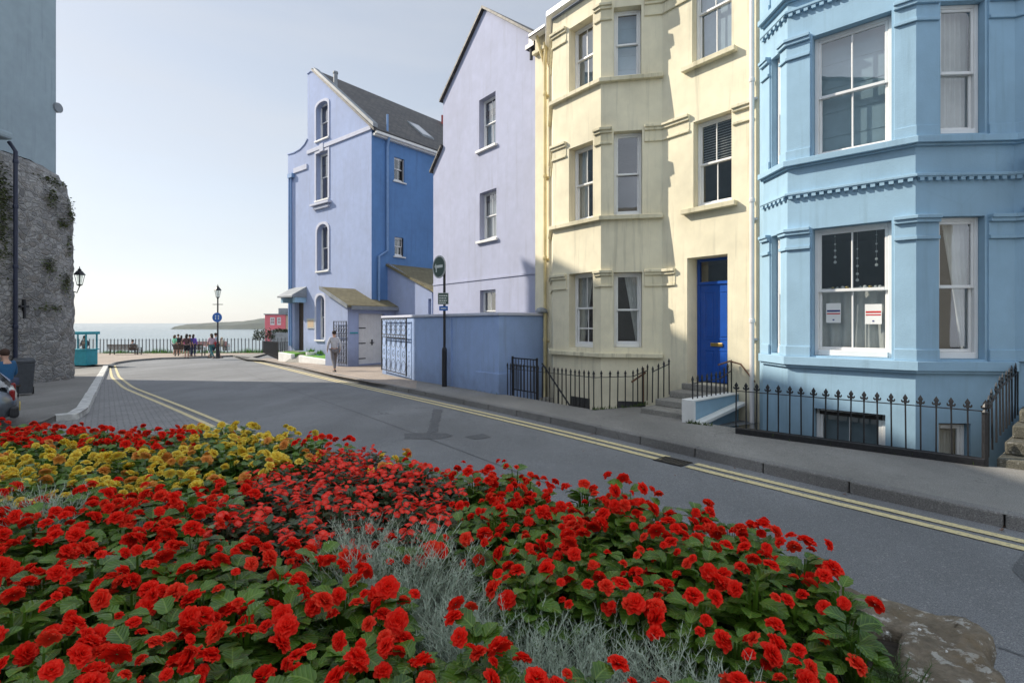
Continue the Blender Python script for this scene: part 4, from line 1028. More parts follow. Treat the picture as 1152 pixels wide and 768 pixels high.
def railing(label, pts, h, spacing, kind, m='iron', br=.0085, group=None, plinth=None, posts=(), rails=(.72,), spac2=None, name='iron_railing', rail_r=.011):
    p0 = pts[0]; root = thing(name, (p0[0],p0[1],p0[2]), label, 'railing', group)
    hh = h if isinstance(h, (list, tuple)) else [h]*len(pts)
    proto = {}
    L_ = [0]
    for a, b in zip(pts, pts[1:]): L_.append(L_[-1]+hypot(b[0]-a[0], b[1]-a[1]))
    k = 0; s = .0; bars = []
    for i, (a, b) in enumerate(zip(pts, pts[1:])):
        l = L_[i+1]-L_[i]; n = max(1, round(l/(spacing if not spac2 else spac2[i])))
        for j in range(n + (1 if i == len(pts)-2 else 0)):
            t = j/n; bars.append((a[0]+(b[0]-a[0])*t, a[1]+(b[1]-a[1])*t, a[2]+(b[2]-a[2])*t, hh[i]+(hh[i+1]-hh[i])*t, atan2(b[1]-a[1], b[0]-a[0])))
    for (x, y, z, q, an) in bars:
        key = round(q, 2)
        if key not in proto:
            o = bar_mesh(key, kind, br).build('baluster', m); proto[key] = o; me = o.data
        else:
            o = proto[key].copy(); COL.objects.link(o); o.name = 'baluster'
        o.location = (x, y, z); o.rotation_euler = (random.uniform(-.012,.012), random.uniform(-.012,.012), an); par(o, root)
    rl = MB()
    for fz in rails:
        for i, (a, b) in enumerate(zip(pts, pts[1:])):
            za, zb = a[2]+hh[i]*fz, b[2]+hh[i+1]*fz; l = hypot(b[0]-a[0], b[1]-a[1]); nx, ny = (b[1]-a[1])/l*rail_r, -(b[0]-a[0])/l*rail_r
            rl.hexa([(a[0]-nx,a[1]-ny,za-.006),(b[0]-nx,b[1]-ny,zb-.006),(b[0]+nx,b[1]+ny,zb-.006),(a[0]+nx,a[1]+ny,za-.006),(a[0]-nx,a[1]-ny,za+.006),(b[0]-nx,b[1]-ny,zb+.006),(b[0]+nx,b[1]+ny,zb+.006),(a[0]+nx,a[1]+ny,za+.006)])
    rl.build('rail', m, root)
    if plinth:
        pl = MB(); pl.band([(p[0],p[1]) for p in pts], lambda x, y: zp(x,y)-1.2, lambda x, y: min(pts, key=lambda p: hypot(p[0]-x, p[1]-y))[2], plinth, -plinth); pl.build('plinth', 'iron' if plinth < .05 else 'concrete', root, bevel=.01)
    return root
z0 = .09
n3 = (railB[0]+.04, railB[1]-.0)
railing('black iron railing with fleur de lis heads in front of the sky blue house', [(*railA, z0), (*railB, z0)], .70, .15, 'fleur', plinth=.045, rails=(.80,.0))
mb = MB(); 
R2 = railing('black iron railing stepping up beside the worn stone steps at the right edge', [(railB[0]+.06, railB[1]+.02, .10), (railB[0]+.45, railB[1]+.28, .30), (6.95, 7.0, .48)], .74, .15, 'fleur', rails=(.80,), plinth=None)
mb = MB(); b0 = railB; mb.box(b0[0]-.02+.0, b0[0]+.025, b0[1]-.022, b0[1]+.022, -.02, .62); mb.lathe((b0[0],b0[1],.62), [(.03,0),(.035,.02),(.015,.05),(.03,.08),(.01,.13)], 8)
tag(mb.build('gate_post', 'iron'), 'stout black iron post at the corner of the blue house railing', 'post')
mb = MB(); mb.tube([(6.95,7.02,1.06),(7.2,7.08,1.07),(7.6,7.3,1.07)], .02); tag(mb.build('handrail', 'iron'), 'short black handrail by the door steps at the right edge', 'handrail')
ES = thing('entrance_steps', (7.3, 6.7, 0), 'mossy stone steps rising at the right edge of the blue house', 'steps')
mb = MB(); dx, dy = .80, .60
for k in range(4):
    c = (railB[0]+.12+dx*.32*k, railB[1]-.02+dy*.28*k); z = .10+.16*k
    P = [c, (c[0]+1.7, c[1]-1.45), (c[0]+3.6, c[1]+.2), (8.6, 8.4), (7.2, 7.25)] if k < 1 else [c, (c[0]+1.7, c[1]-1.45), (c[0]+3.4, c[1]+.3), (8.4, 8.0), (7.15, 7.15)]
    mb.prism(P, -1.3 if k == 0 else z-.16, z)
mb.build('steps', 'mossstone', ES, bevel=.02)
# cream house
zA, zB_, zC, zD = (zp(*p) for p in (yrA, yrB, yrC, yrD))
a = lambda p, z: (p[0], p[1], z)
railing('black iron railing with spear heads in front of the cream house bay', [a(yrA,zA), a(yrB,zB_), a(yrC,zC), a(yrD,.05)], [.80,.78,.76,.78], .16, 'spear', rails=(.82,), spac2=[.14,.17,.15])
e0, e1 = sv(6.17,8.44), sv(6.17,9.0)
railing('short rusty topped railing climbing the stone steps beside the cream bay', [(*e0,.13), (*e1,.24)], [.72,.74], .18, 'spear', rails=(.84,))
mb = MB(); q = yrD; mb.tube([(q[0]-.06,q[1]+.1,0),(q[0]-.06,q[1]+.1,.74)], .022); mb.tube([(q[0]-.42,q[1]-.42,.50),(q[0]-.06,q[1]+.1,.60),(q[0]+.1,q[1]+.3,.66)], .02)
tag(mb.build('handrail', 'rustiron'), 'bent rusty handrail and post at the foot of the stone steps', 'handrail')
c0, c1, c2 = sv(4.98,7.95), sv(4.98,8.85), sv(4.98,9.25)
railing('black iron railing on top of the low pale blue wall', [(*c0,.385), (*c1,.385), (*c2,.39)], [.40,.44,.62], .15, 'spear', rails=(.66,))
mb = MB(); mb.tube([(*sv(5.05,8.9),.92),(*sv(4.98,9.2),.98),(*sv(4.8,9.25),.93),(*sv(4.62,9.25),.72),(*sv(4.55,9.28),.62)], .016)
tag(mb.build('handrail', 'rustiron'), 'curved rusty handrail end between the cream and blue houses', 'handrail')
# basement gate with stair rail
g0, g1 = sv(10.22,8.15), sv(9.28,8.15); FGt = Fr(g0, g1)
BG = thing('basement_gate', (*g0, -.05), 'small black iron gate at the top of the basement stair by the blue wall', 'gate')
mb = MB(); zt = .82
for aa in (0, FGt.len): mb.fbox(FGt, aa-.018, aa+.018, -.018, .018, -.15, zt+.03)
mb.fbox(FGt, .018, FGt.len-.018, -.01, .01, zt-.03, zt); mb.fbox(FGt, .018, FGt.len-.018, -.01, .01, zt-.2, zt-.18); mb.fbox(FGt, .018, FGt.len-.018, -.01, .01, .0, .025)
mb.build('frame', 'iron', BG)
for k in range(7):
    q = MB(); aa = .02+(FGt.len-.04)*(k+1)/8; q.fbox(FGt, aa-.007, aa+.007, -.007, .007, .025, zt-.03); q.build('bar', 'iron', BG)
mb = MB(); s0, s1 = sv(9.2,8.25), sv(7.9,8.1); mb.tube([(*s0,.72),(*s1,-.35)], .02)
for t in (.02,.5,.95): x = s0[0]+(s1[0]-s0[0])*t; y = s0[1]+(s1[1]-s0[1])*t; z = .72-1.07*t; mb.tube([(x,y,z),(x,y,z-.9)], .012, 6)
tag(mb.build('handrail', 'iron'), 'black stair rail slanting down into the basement area', 'handrail')
BS = MB()
for k in range(7): 
    p = [sv(9.25-.2*k, 8.2), sv(9.05-.2*k, 8.2), sv(9.05-.2*k, 8.45), sv(9.25-.2*k, 8.45)]; BS.prism(p, -1.3, -.1-.17*k)
tag(BS.build('basement_steps', 'concrete'), 'narrow concrete stair going down behind the cream house railing', 'steps')
mb = MB()
for (A_, B_, n_) in ((yrB, yrC, 90), (yrC, yrD, 60), (lowwall[2], lowwall[3], 40), (railA, railB, 60), (sv(4.97,7.78), sv(4.6,7.9), 70)):
    for i in range(n_):
        t = random.random()**2 if n_ > 60 else random.random(); x = A_[0]+(B_[0]-A_[0])*t+random.gauss(0,.02); y = A_[1]+(B_[1]-A_[1])*t-abs(random.gauss(0,.03)); z = zp(x,y); an = random.uniform(0,6.3); h = random.uniform(.02,.09); w = random.uniform(.006,.016)
        mb.face([(x-w*cos(an),y-w*sin(an),z),(x+w*cos(an),y+w*sin(an),z),(x+random.uniform(-.05,.05),y+random.uniform(-.05,.05),z+h)])
mb.build('weeds', 'wleaf0')['kind'] = 'stuff'
# wrought iron driveway gates
def scroll_gate(F, a0, a1, o, z0, z1, label, group):
    r = thing('wrought_iron_gate', tuple(F.w((a0+a1)/2, o, z0)), label, 'gate', group)
    mb = MB(); t = .02
    zm = z0+(z1-z0)*.68
    for aa in (a0, a1): mb.fbox(F, aa-.02, aa+.02, o-.02, o+.02, z0, z1)
    for z in (z0+.03, zm-.07, zm+.02, z1-.04): mb.fbox(F, a0+.02, a1-.02, o-.012, o+.012, z, z+.03)
    mb.build('frame', 'iron', r)
    n = 5
    mb = MB()
    for k in range(1, n):
        aa = a0+(a1-a0)*k/n; mb.fbox(F, aa-.008, aa+.008, o-.008, o+.008, z0+.06, z1-.04)
    mb.build('bars', 'iron', r)
    mb = MB(); w = (a1-a0)/n
    def ring(ca, cz, rr, tt=.008, turns=1.0):
        mb.tube([F.w(ca+rr*(1-.0*i)*cos(2*pi*i/12*turns), o, cz+rr*sin(2*pi*i/12*turns)) for i in range(13)], tt, 5)
    for k in range(n):
        ca = a0+w*(k+.5)
        for cz in [z0+.06+w*.45+i*w*1.5 for i in range(6)]:
            if cz < zm-.15: ring(ca, cz, w*.36)
            if cz+w*.75 < zm-.15: ring(ca, cz+w*.75, w*.2)
        for cz in (zm+.2, zm+.38): 
            if cz < z1-.1: ring(ca, cz, w*.38)
    mb.build('scrollwork', 'iron', r)
Fw0 = Fr(lowwall[0], lowwall[1])
scroll_gate(Fw0, Fw0.a(429.5,.14), Fw0.a(457,.14), .14, Fw0.z(443,419.5,.14), Fw0.z(443,358,.14), 'ornate black wrought iron gate leaf folded back against the blue garden wall', None)
scroll_gate(FO, FO.a(375.5,.12), FO.a(389.5,.12), .12, FO.z(383,409,.12), FO.z(383,361,.12), 'ornate black wrought iron gate leaf open against the garage end, behind the walking woman', None)

# ------------------------------------------------------------------ garden of the tall house
k0, k1 = gardenK
FK = Fr(k0, k1)
GD = thing('front_garden', (*k0, zp(*k0)), 'strip of mown turf with a white kerb in front of the tall house', 'garden')
mb = MB()
zK0, zK1 = CZ-(396-CY)*k0[1]/FP, CZ-(404.5-CY)*k1[1]/FP
zk_ = lambda x, y: zK0+(zK1-zK0)*(x-k0[0])/(k1[0]-k0[0])
for aa, bb in ((0, FK.len*.30), (FK.len*.46, FK.len)): mb.band([tuple(FK.w(aa,0,0)[:2]), tuple(FK.w(bb,0,0)[:2])], -1.2, zk_, 0, -.22)
mb.build('kerb', 'trimwhite', GD, bevel=.02)
mb = MB(); 
for aa, bb in ((0, FK.len*.30), (FK.len*.46, FK.len)): mb.hexa([FK.w(aa,-.22,-1.2),FK.w(bb,-.22,-1.2),FK.w(bb,-1.2,-1.2),FK.w(aa,-1.2,-1.2),FK.w(aa,-.22,zk_(*FK.w(aa,0,0)[:2])+.01),FK.w(bb,-.22,zk_(*FK.w(bb,0,0)[:2])+.01),FK.w(bb,-1.2,zk_(*FK.w(bb,0,0)[:2])+.09),FK.w(aa,-1.2,zk_(*FK.w(aa,0,0)[:2])+.09)])
mb.build('lawn', 'turf', GD)
pk = [tuple(FK.w(FK.len*.14,-.6,0)[:2])]
f0 = gp(295,396)
railing('dark railing round the tables beside the tall house', [(f0[0],f0[1],zp(*f0)), (k0[0]-.1,k0[1]+.2,zp(*k0)+.1), (k0[0]+1.6,k0[1]+4.5,zp(*k0)+.1)], 1.1, .17, 'plain', rails=(.92,.1), name='garden_railing', br=.017, rail_r=.025)
mb = MB(); q = FK.w(FK.len*.38,-.4,0); zq = zp(q.x,q.y); mb.hexa([(q.x-.9,q.y-.1,zq),(q.x+.5,q.y-.9,zq),(q.x+.9,q.y-.3,zq),(q.x-.5,q.y+.5,zq),(q.x-.9,q.y-.1,zq+.02),(q.x+.5,q.y-.9,zq+.02),(q.x+.9,q.y-.3,zq+.42),(q.x-.5,q.y+.5,zq+.42)])
tag(mb.build('access_ramp', 'concrete'), 'short grey ramp up to the door of the tall house', 'ramp')
for k, (t, o, col, sz) in enumerate(((.52,-.55,'trimwhite',.28),(.58,-.9,'signblue',.2),(.63,-.8,'doorblue',.18))):
    q = FK.w(FK.len*t, o, zp(*k0)+.26); P = thing('plant_pot', tuple(q), ('white square tub by the door of the tall house','blue glazed pot next to the white tub','dark blue glazed pot on the turf')[k], 'pot')
    mb = MB(); mb.lathe(tuple(q), [(sz*.7,0),(sz*.9,sz*.5),(sz,sz*1.3),(sz*.85,sz*1.3)], 12); mb.build('pot', col, P)
    mb = MB()
    for i in range(40):
        an = random.uniform(0,6.3); r = random.uniform(.02,sz*.9); h = random.uniform(.05,.22); c = (q.x+r*cos(an), q.y+r*sin(an), q.z+sz*1.3+h*.4)
        mb.face([(c[0],c[1],c[2]-.05),(c[0]+.05*cos(an+1),c[1]+.05*sin(an+1),c[2]),(c[0]+.03*cos(an),c[1]+.03*sin(an),c[2]+h)])
    mb.build('foliage', 'turf', P)
PB = thing('pink_building', (-27.0, 61, zp(-27,61)), 'pink rendered building with a beige end wall beyond the railings', 'building')
zq = zp(-27,61)-.2; FPk = Fr((-29.2,60.5),(-25.6,60.0)); zt = FPk.z(315,354)
mb = MB(); mb.wall(FPk, [(0,zq),(FPk.len*.72,zq),(FPk.len*.72,zt),(0,zt)], [rect(FPk.len*.18,FPk.len*.34,zt-1.2,zt-.3), rect(FPk.len*.42,FPk.len*.56,zt-1.2,zt-.3)], .12)
mb.face([FPk.w(0,0,zq),FPk.w(0,-6,zq),FPk.w(0,-6,zt),FPk.w(0,0,zt)]); mb.face([FPk.w(FPk.len*.72,0,zq),FPk.w(FPk.len*.72,-6,zq),FPk.w(FPk.len*.72,-6,zt),FPk.w(FPk.len*.72,0,zt)]); mb.build('wall', 'pink', PB)
mb = MB(); mb.fbox(FPk, FPk.len*.722, FPk.len*1.6, -6, -.05, zq, zt-.06); mb.build('end_wall', 'beige', PB)
mb = MB(); mb.fbox(FPk, -.1, FPk.len*1.65, -6.1, .1, zt+.0, zt+.12); mb.build('roof', 'lead', PB)
for u in (.18,.42): window(PB, FPk, FPk.len*u, FPk.len*(u+(.16 if u < .2 else .14)), zt-1.2, zt-.3, bars=1, d=.02)
mb = MB(); mb.fbox(FPk, FPk.len*.3, FPk.len*.55, -2, -1, zt+.12, zt+.8); mb.build('chimney', 'lead', PB)
LW = MB(); FW2 = Fr((-25.4,54.0),(-21.2,52.6)); LW.fbox(FW2, 0, FW2.len*1.4, -.3, 0, zp(-24,50)-.3, FW2.z(318,371)); tag(LW.build('low_wall', 'lead'), 'low grey wall with dark shrubs beyond the garden railing', 'wall')
m, nt, b = nodes('dark_leaf'); setc(nt, b, mix(nt, noi(nt,'W',3), (.015,.03,.012), (.05,.075,.03))); b.inputs['Roughness'].default_value = .6; MT['dleaf'] = m
def shrub(c, r, h, label, n=220, m='dleaf', group=None, leaf=.16):
    R = thing('shrub', c, label, 'shrub', group); mb = MB()
    for i in range(n):
        th = random.uniform(0,2*pi); ph = random.uniform(0,1); rr = r*random.uniform(.5,1.05)
        p = Vector((c[0]+rr*cos(th)*sqrt(1-ph*ph*.8), c[1]+rr*sin(th)*sqrt(1-ph*ph*.8), c[2]+h*ph*random.uniform(.8,1.1)))
        d = Vector((random.uniform(-1,1),random.uniform(-1,1),random.uniform(-.3,1))).normalized()*leaf; e = d.cross(Vector((random.uniform(-1,1),random.uniform(-1,1),1))).normalized()*leaf*.4
        mb.face([p, p+d*.5+e, p+d, p+d*.5-e])
    mb.build('crown', m, R)
    q = MB()
    for k in range(4): q.tube([c, (c[0]+r*.5*cos(k*1.6), c[1]+r*.5*sin(k*1.6), c[2]+h*.8)], [.03,.01], 5)
    q.build('stem', 'wood', R)
for k, px in enumerate((288,293,300,306,313,321)):
    Y = 51-k*.2; X = (px-CX)/FP*Y; zt = CZ-(369+random.uniform(0,3)-CY)*Y/FP
    zb = FW2.z(318,371)-.2 if k > 3 else zp(X,Y)-.2
    shrub((X,Y,zt-1.0 if k < 4 else zb), random.uniform(.3,.5), 1.0 if k < 4 else zt-zb, 'dark ragged shrub by the low wall near the pink building', 150, group='dark shrubs by the pink building')

# ------------------------------------------------------------------ sea railing, benches, lamps, signs, kiosk
MT['greypaint'] = plain('grey_white_ironwork', (.15,.16,.165), .5, var=.2)
xs0, xs1 = (88-CX)/FP*45, (352-CX)/FP*45
railing('long grey iron railing along the cliff edge above the sea', [(xs0-8, 45, zp(xs0,45)), ((200-CX)/FP*45, 45, zp((200-CX)/FP*45,45)), ((296-CX)/FP*45, 45, zp((296-CX)/FP*45,45)), (xs1,45.3,zp(xs1,45))], 1.38, .31, 'plain', m='greypaint', rails=(.86,.1), name='sea_railing', rail_r=.025, br=.028)
mb = MB()
for i in range(1500):
    x = random.uniform(-36,-20.5); y = random.gauss(45.1,.25); z = zp(x,y); h = random.uniform(.1,.45)*(.5+.8*noise.noise(Vector((x*.5,0,0)))+.4)
    an = random.uniform(0,6.3); mb.face([(x-.03*cos(an),y-.03*sin(an),z),(x+.03*cos(an),y+.03*sin(an),z),(x+random.uniform(-.1,.1),y+random.uniform(-.1,.1),z+max(.06,h))])
g = mb.build('grass', 'turf'); g['kind'] = 'stuff'
def bench(loc, rz, label, w=1.9, m='wood', slats=4):
    B = thing('bench', loc, label, 'bench', None, rz); 
    def part(name, mb, mm=m): o = mb.build(name, mm); o.parent = B; return o
    mb = MB()
    for k in range(slats): mb.box(-w/2, w/2, -.22+k*.12, -.13+k*.12, .43, .46)
    part('seat', mb)
    mb = MB()
    for k in range(slats): mb.hexa([(-w/2,-.28-k*.025,.52+k*.105),(w/2,-.28-k*.025,.52+k*.105),(w/2,-.255-k*.025,.52+k*.105),(-w/2,-.255-k*.025,.52+k*.105),(-w/2,-.30-k*.025,.605+k*.105),(w/2,-.30-k*.025,.605+k*.105),(w/2,-.275-k*.025,.605+k*.105),(-w/2,-.275-k*.025,.605+k*.105)])
    part('backrest', mb)
    for sx in (-1, 1):
        x = sx*(w/2-.12)
        for y in (-.24, .22):
            mb = MB(); mb.box(x-.03, x+.03, y-.03, y+.03, 0, .43 if y > 0 else .5); part('leg', mb, 'iron')
        mb = MB(); mb.box(x-.03, x+.03, -.27, .25, .62, .66); mb.box(x-.025,x+.025,.19,.24,.46,.62); part('armrest', mb, 'iron')
    return B
def at(px, py): p = gp(px, py); return (p[0], p[1], zp(*p))
bench(at(141.5,399.5), 0, 'dark wooden bench facing the sea with a lone person on it', 2.5)
bench(at(214,400.5), .1, 'dark bench partly hidden by the group of people', 2.2)
bench(at(229,394.5), 0, 'red slatted bench by the sea railing near the lamp post', 1.5, 'redwood'); bench(at(249,394.3), 0, 'red slatted bench to the right of the lamp post', 1.5, 'redwood')
def lantern(mbf, mbg, c, s=1.0):
    x, y, z = c
    for k in range(4):
        an = pi/4+k*pi/2; p = (x+.09*s*cos(an), y+.09*s*sin(an), z); q = (x+.17*s*cos(an), y+.17*s*sin(an), z+.42*s); mbf.tube([p, q], .012*s, 5)
    mbf.lathe((x,y,z-.06*s), [(.03*s,0),(.11*s,.06*s),(.11*s,.075*s)], 8)
    mbf.lathe((x,y,z+.42*s), [(.21*s,0),(.2*s,.03*s),(.1*s,.17*s),(.06*s,.2*s),(.07*s,.24*s),(.02*s,.28*s),(.015*s,.36*s)], 8)
    mbg.lathe((x,y,z+.01), [(.085*s,0),(.16*s,.40*s)], 4)
MT['lampglass'] = glass('lantern_glass', .12, .8, (.8,.82,.8))
p = at(245,403); LPz = CZ-(322-CY)*p[1]/FP
SL = thing('street_lamp', p, 'black Victorian style street lamp post near the sea railing', 'street lamp')
mb = MB(); mb.lathe(p, [(.16,0),(.16,.1),(.12,.15),(.11,.9),(.13,.95),(.07,1.05),(.055,1.2),(.045,LPz-p[2]-.85),(.07,LPz-p[2]-.83),(.03,LPz-p[2]-.76)], 10)
mb.tube([(p[0]-.35,p[1],LPz-1.25),(p[0]+.35,p[1],LPz-1.25)], .025, 6); mb.build('post', 'iron', SL)
mf, mg = MB(), MB(); lantern(mf, mg, (p[0],p[1],LPz-.76), 1.15); ln = mf.build('lantern', 'iron', SL); mg.build('lantern_pane', 'lampglass', ln)
zs = CZ-(357-CY)*p[1]/FP
SG = thing('round_sign', (p[0],p[1]-.07,zs), 'round blue sign on the street lamp by the sea', 'sign')
mb = MB(); mb.tube([(p[0],p[1]-.06,zs),(p[0],p[1]-.09,zs)], .33, 24); mb.build('disc', 'signblue', SG)
mb = MB(); 
for dx in (-.1, .1): mb.box(p[0]+dx-.03, p[0]+dx+.03, p[1]-.096, p[1]-.091, zs-.14, zs+.02); mb.ball((p[0]+dx,p[1]-.093,zs+.1), .05, 8, 6, 1, .05)
mb.build('symbol', 'signwhite', SG)
# post with round sign before the garden wall
ps = sv(12.86, 7.72); zb = zp(*ps); zt = CZ+69*ps[1]/FP
SPt = thing('sign_post', (*ps, zb), 'tall dark sign post on the pavement before the blue garden wall', 'post')
mb = MB(); mb.tube([(*ps,zb),(*ps,zt)], .038, 10); mb.build('pole', 'iron', SPt)
mb = MB(); mb.lathe((*ps,zb), [(.075,0),(.075,1.05),(.06,1.12),(.045,1.14)], 12); mb.build('pole_base', 'iron', SPt)
sd = Vector((.30,-.954,0)).normalized(); sr = Vector((-sd.y, sd.x, 0))
def disc(c, r, th, n=28, s=1):
    mb = MB(); mb.tube([Vector(c)+sd*0, Vector(c)+sd*th], r, n); return mb
zc = CZ+62.5*ps[1]/FP; c = Vector((ps[0]-.10, ps[1], zc)) + sd*.05
# the sign is turned partly away from us
sd = Vector((-.74,-.67,0)).normalized(); sr = Vector((.67,-.74,0)).normalized()
c = Vector((ps[0]-.11, ps[1]-.05, zc)) + sd*.03
RS = thing('round_sign', tuple(c), 'round dull green sign with a faded white symbol at the top of the sign post', 'sign')
disc(c, .33, .02).build('rim', 'signgrey', RS); disc(c+sd*.0205, .285, .004).build('disc', 'signgreen', RS)
mb = MB(); 
def onsign(u, w, o=.027): return c + sr*u + Vector((0,0,w)) + sd*o
def sq(mb, u0, u1, w0, w1, o=.0255): mb.hexa([onsign(u0,w0,o),onsign(u1,w0,o),onsign(u1,w0,o+.003),onsign(u0,w0,o+.003),onsign(u0,w1,o),onsign(u1,w1,o),onsign(u1,w1,o+.003),onsign(u0,w1,o+.003)])
sq(mb, -.16, .2, -.03, .05); mb.face([onsign(-.14,.11,.0285),onsign(-.22,.02,.0285),onsign(-.14,-.07,.0285),onsign(-.12,.02,.0285)]); sq(mb, -.15, -.1, -.15, -.03)
mb.build('symbol', 'signwhite', RS)
c2 = Vector((ps[0], ps[1], CZ+27*ps[1]/FP)) + Vector((-.02,-.06,0)); sd = Vector((.1,-.995,0)); sr = Vector((.995,.1,0)); c = c2
PS = thing('parking_sign', tuple(c2), 'square dull green sign plate with pale lines halfway up the sign post', 'sign')
mb = MB(); sq(mb, -.16, .15, -.17, .17, 0); mb.build('rim', 'signgrey', PS)
mb = MB(); sq(mb, -.142, .132, -.152, .152, .0035); mb.build('plate', 'signgreen', PS)
mb = MB(); random.seed(5)
for w in (.085, .015, -.055, -.115):
    x = -.12
    while x < .08:
        l = random.uniform(.02,.06); sq(mb, x, min(.11, x+l), w-.017, w+.017, .007); x += l+.012
mb.build('print', 'signwhite', PS)
c = c2 + Vector((.0,0,-.28)); BSn = thing('small_blue_sign', tuple(c), 'small blue plate under the square sign on the sign post', 'sign')
mb = MB(); sq(mb, -.12, .13, -.065, .065, 0); mb.build('plate', 'signblue', BSn)
mb = MB(); sq(mb, -.08, .08, -.014, .012, .0035); mb.build('print', 'signwhite', BSn)
# kiosk
p = gp(100,411); zk = zp(*p); K = thing('ticket_kiosk', (p[0]-.4,p[1]+.6,zk), 'turquoise ticket kiosk with glass upper half beside the old stone wall', 'kiosk')
x0, x1, y0, y1 = p[0]-1.3, (110-CX)/FP*(p[1]+.8), p[1], p[1]+.8; hk = (411-373)*p[1]/FP; hc = (411-394)*p[1]/FP
mb = MB(); mb.box(x0,x1,y0,y1,zk,zk+hc); mb.box(x0-.06,x1+.06,y0-.06,y1+.06,zk+hc,zk+hc+.06); mb.build('counter', 'teal', K, bevel=.02)
mb = MB()
for x in (x0+.03, x1-.03):
    for y in (y0+.03, y1-.03): mb.box(x-.03,x+.03,y-.03,y+.03,zk+hc+.06,zk+hk-.16)
mb.build('frame', 'teal', K)
mb = MB(); mb.box(x0-.08,x1+.08,y0-.1,y1+.08,zk+hk-.16,zk+hk); mb.build('roof', 'teal', K, bevel=.02)
mb = MB(); mb.face([(x0+.06,y0+.04,zk+hc+.06),(x1-.06,y0+.04,zk+hc+.06),(x1-.06,y0+.04,zk+hk-.16),(x0+.06,y0+.04,zk+hk-.16)]); mb.face([(x1-.04,y0+.06,zk+hc+.06),(x1-.04,y1-.06,zk+hc+.06),(x1-.04,y1-.06,zk+hk-.16),(x1-.04,y0+.06,zk+hk-.16)]); mb.build('pane', 'glass_sea', K)
KP = (x1-.45, y0+.45, zk+.02)

# ------------------------------------------------------------------ old stone wall, white building above
TW = thing('stone_wall', (-17.2, 18.5, -.3), 'tall old limestone rubble wall with a rounded end at the left edge', 'wall')
WX, WY = -16.6, 20.25
plan = [(WX, 4.0), (WX, 17.0), (WX, 19.0)] + [(WX-1.2+1.2*cos(t*pi/12), 19.0+1.25*sin(t*pi/12)) for t in range(1, 7)] + [(-20, WY), (-26, WY)]
plan = resample(plan[:3], .16)[30:] + resample(plan[2:], .12)[1:70]
mb = MB(); levels = [(-1,.0),(1.5,.02),(3.5,.06),(5.3,.08),(6.3,.12),(6.8,.24),(7.25,.5),(7.55,.9),(7.7,1.3),(7.75,2.2)]
n = len(plan); lv = []
for (za, ia), (zb_, ib) in zip(levels, levels[1:]):
    k = max(1, int((zb_-za)/.13)); lv += [(za+(zb_-za)*t/k, ia+(ib-ia)*t/k) for t in range(k)]
levels = lv + [levels[-1]]
for z, ins in levels:
    q = offset(plan, -ins)
    for i, (x, y) in enumerate(q):
        j = noise.noise(Vector((x*1.7,y*1.7,z*1.9)))*.05 + noise.cell(Vector((x*3.1+.3*noise.noise(Vector((z*3,y,0))),y*3.1,z*4.2)))*.03 + noise.noise(Vector((x*9,y*9,z*9)))*.02
        mb.v.append((x+j, y+j*.5, z+j*.6))
for r in range(len(levels)-1):
    for i in range(n-1): mb.f.append((r*n+i, r*n+i+1, (r+1)*n+i+1, (r+1)*n+i))
mb.build('masonry', 'rubble', TW, smooth=True)
mb = MB(); mb.tube([(WX+.07,17.05,-.3),(WX+.07,17.05,7.4),(WX-.1,17.0,7.7)], .06, 10)
for z in (1.5,3.5,5.5,7.0): mb.lathe((WX+.07,17.05,z), [(.07,0),(.078,.03),(.078,.1),(.065,.13)], 10)
mb.build('downpipe', 'pipe_navy', TW)
mb = MB(); mb.box(WX-2.2, WX+.12, 6, 16.95, 7.72, 7.98); mb.build('coping', 'white_st', TW, bevel=.08)
mb = MB(); mb.box(WX-.04, WX+.05, 17.38, 17.44, 1.85, 2.5); mb.box(WX-.04, WX+.04, 17.26, 17.56, 2.22, 2.29); mb.build('wall_tie', 'iron', TW)
def tuft(name, label, cx, cy, cz, ry, rz_, n, m, group):
    mb = MB()
    for i in range(n):
        y = random.gauss(cy, ry); z = random.gauss(cz, rz_); y = min(y, 19.85); x = WX + random.uniform(.0,.05) - (.08*min(max(z,0),6.3)/6.3) - max(0,(z-6.4)*.45)
        if y > 19: x -= 1.2*(1-sqrt(1-((y-19)/1.25)**2))
        d = Vector((random.uniform(.2,1), random.uniform(-1,1), random.uniform(-1,.5))).normalized()*random.uniform(.05,.12); e = d.cross(Vector((0,.3,1))).normalized()*.035
        p = Vector((x,y,z)); mb.face([p, p+d*.5+e, p+d, p+d*.5-e])
    tag(mb.build(name, m), label, 'plant', group)
m, nt, b = nodes('wall_plant'); setc(nt, b, mix(nt, noi(nt,'W',4), (.045,.075,.02), (.13,.15,.045))); b.inputs['Roughness'].default_value = .7; MT['wleaf'] = m
tuft('ivy', 'yellow green creeper spread over the wall left of the navy pipe', 0, 16.7, 5.6, .16, 1.1, 900, 'wleaf', None)
for k, (y, z, ry, rz_, nn) in enumerate(((18.55,6.2,.12,.2,130),(18.95,5.4,.12,.1,90),(18.4,3.75,.14,.14,120),(19.1,3.2,.12,.2,120),(18.75,6.9,.3,.08,120),(18.35,2.25,.25,.07,70),(19.4,5.9,.15,.25,120),(19.3,4.6,.08,.25,60))):
    tuft('wall_plant', 'small green weed growing out of the rubble wall', 0, y, z, ry, rz_, nn, 'wleaf', 'weeds in the old wall')
WB = thing('white_building', (-19, 18, 7.7), 'grey white rendered building rising above the old stone wall', 'building')
bx = (63-CX)/FP*21.1
mb = MB(); mb.box(-30, bx, -16, 21.1, -1.0, 17.25); mb.build('wall', 'white_st', WB)
mb = MB(); mb.box(-30.3, bx+.25, -16.3, 21.2, 17.25, 17.4); mb.build('roof', 'slate', WB)
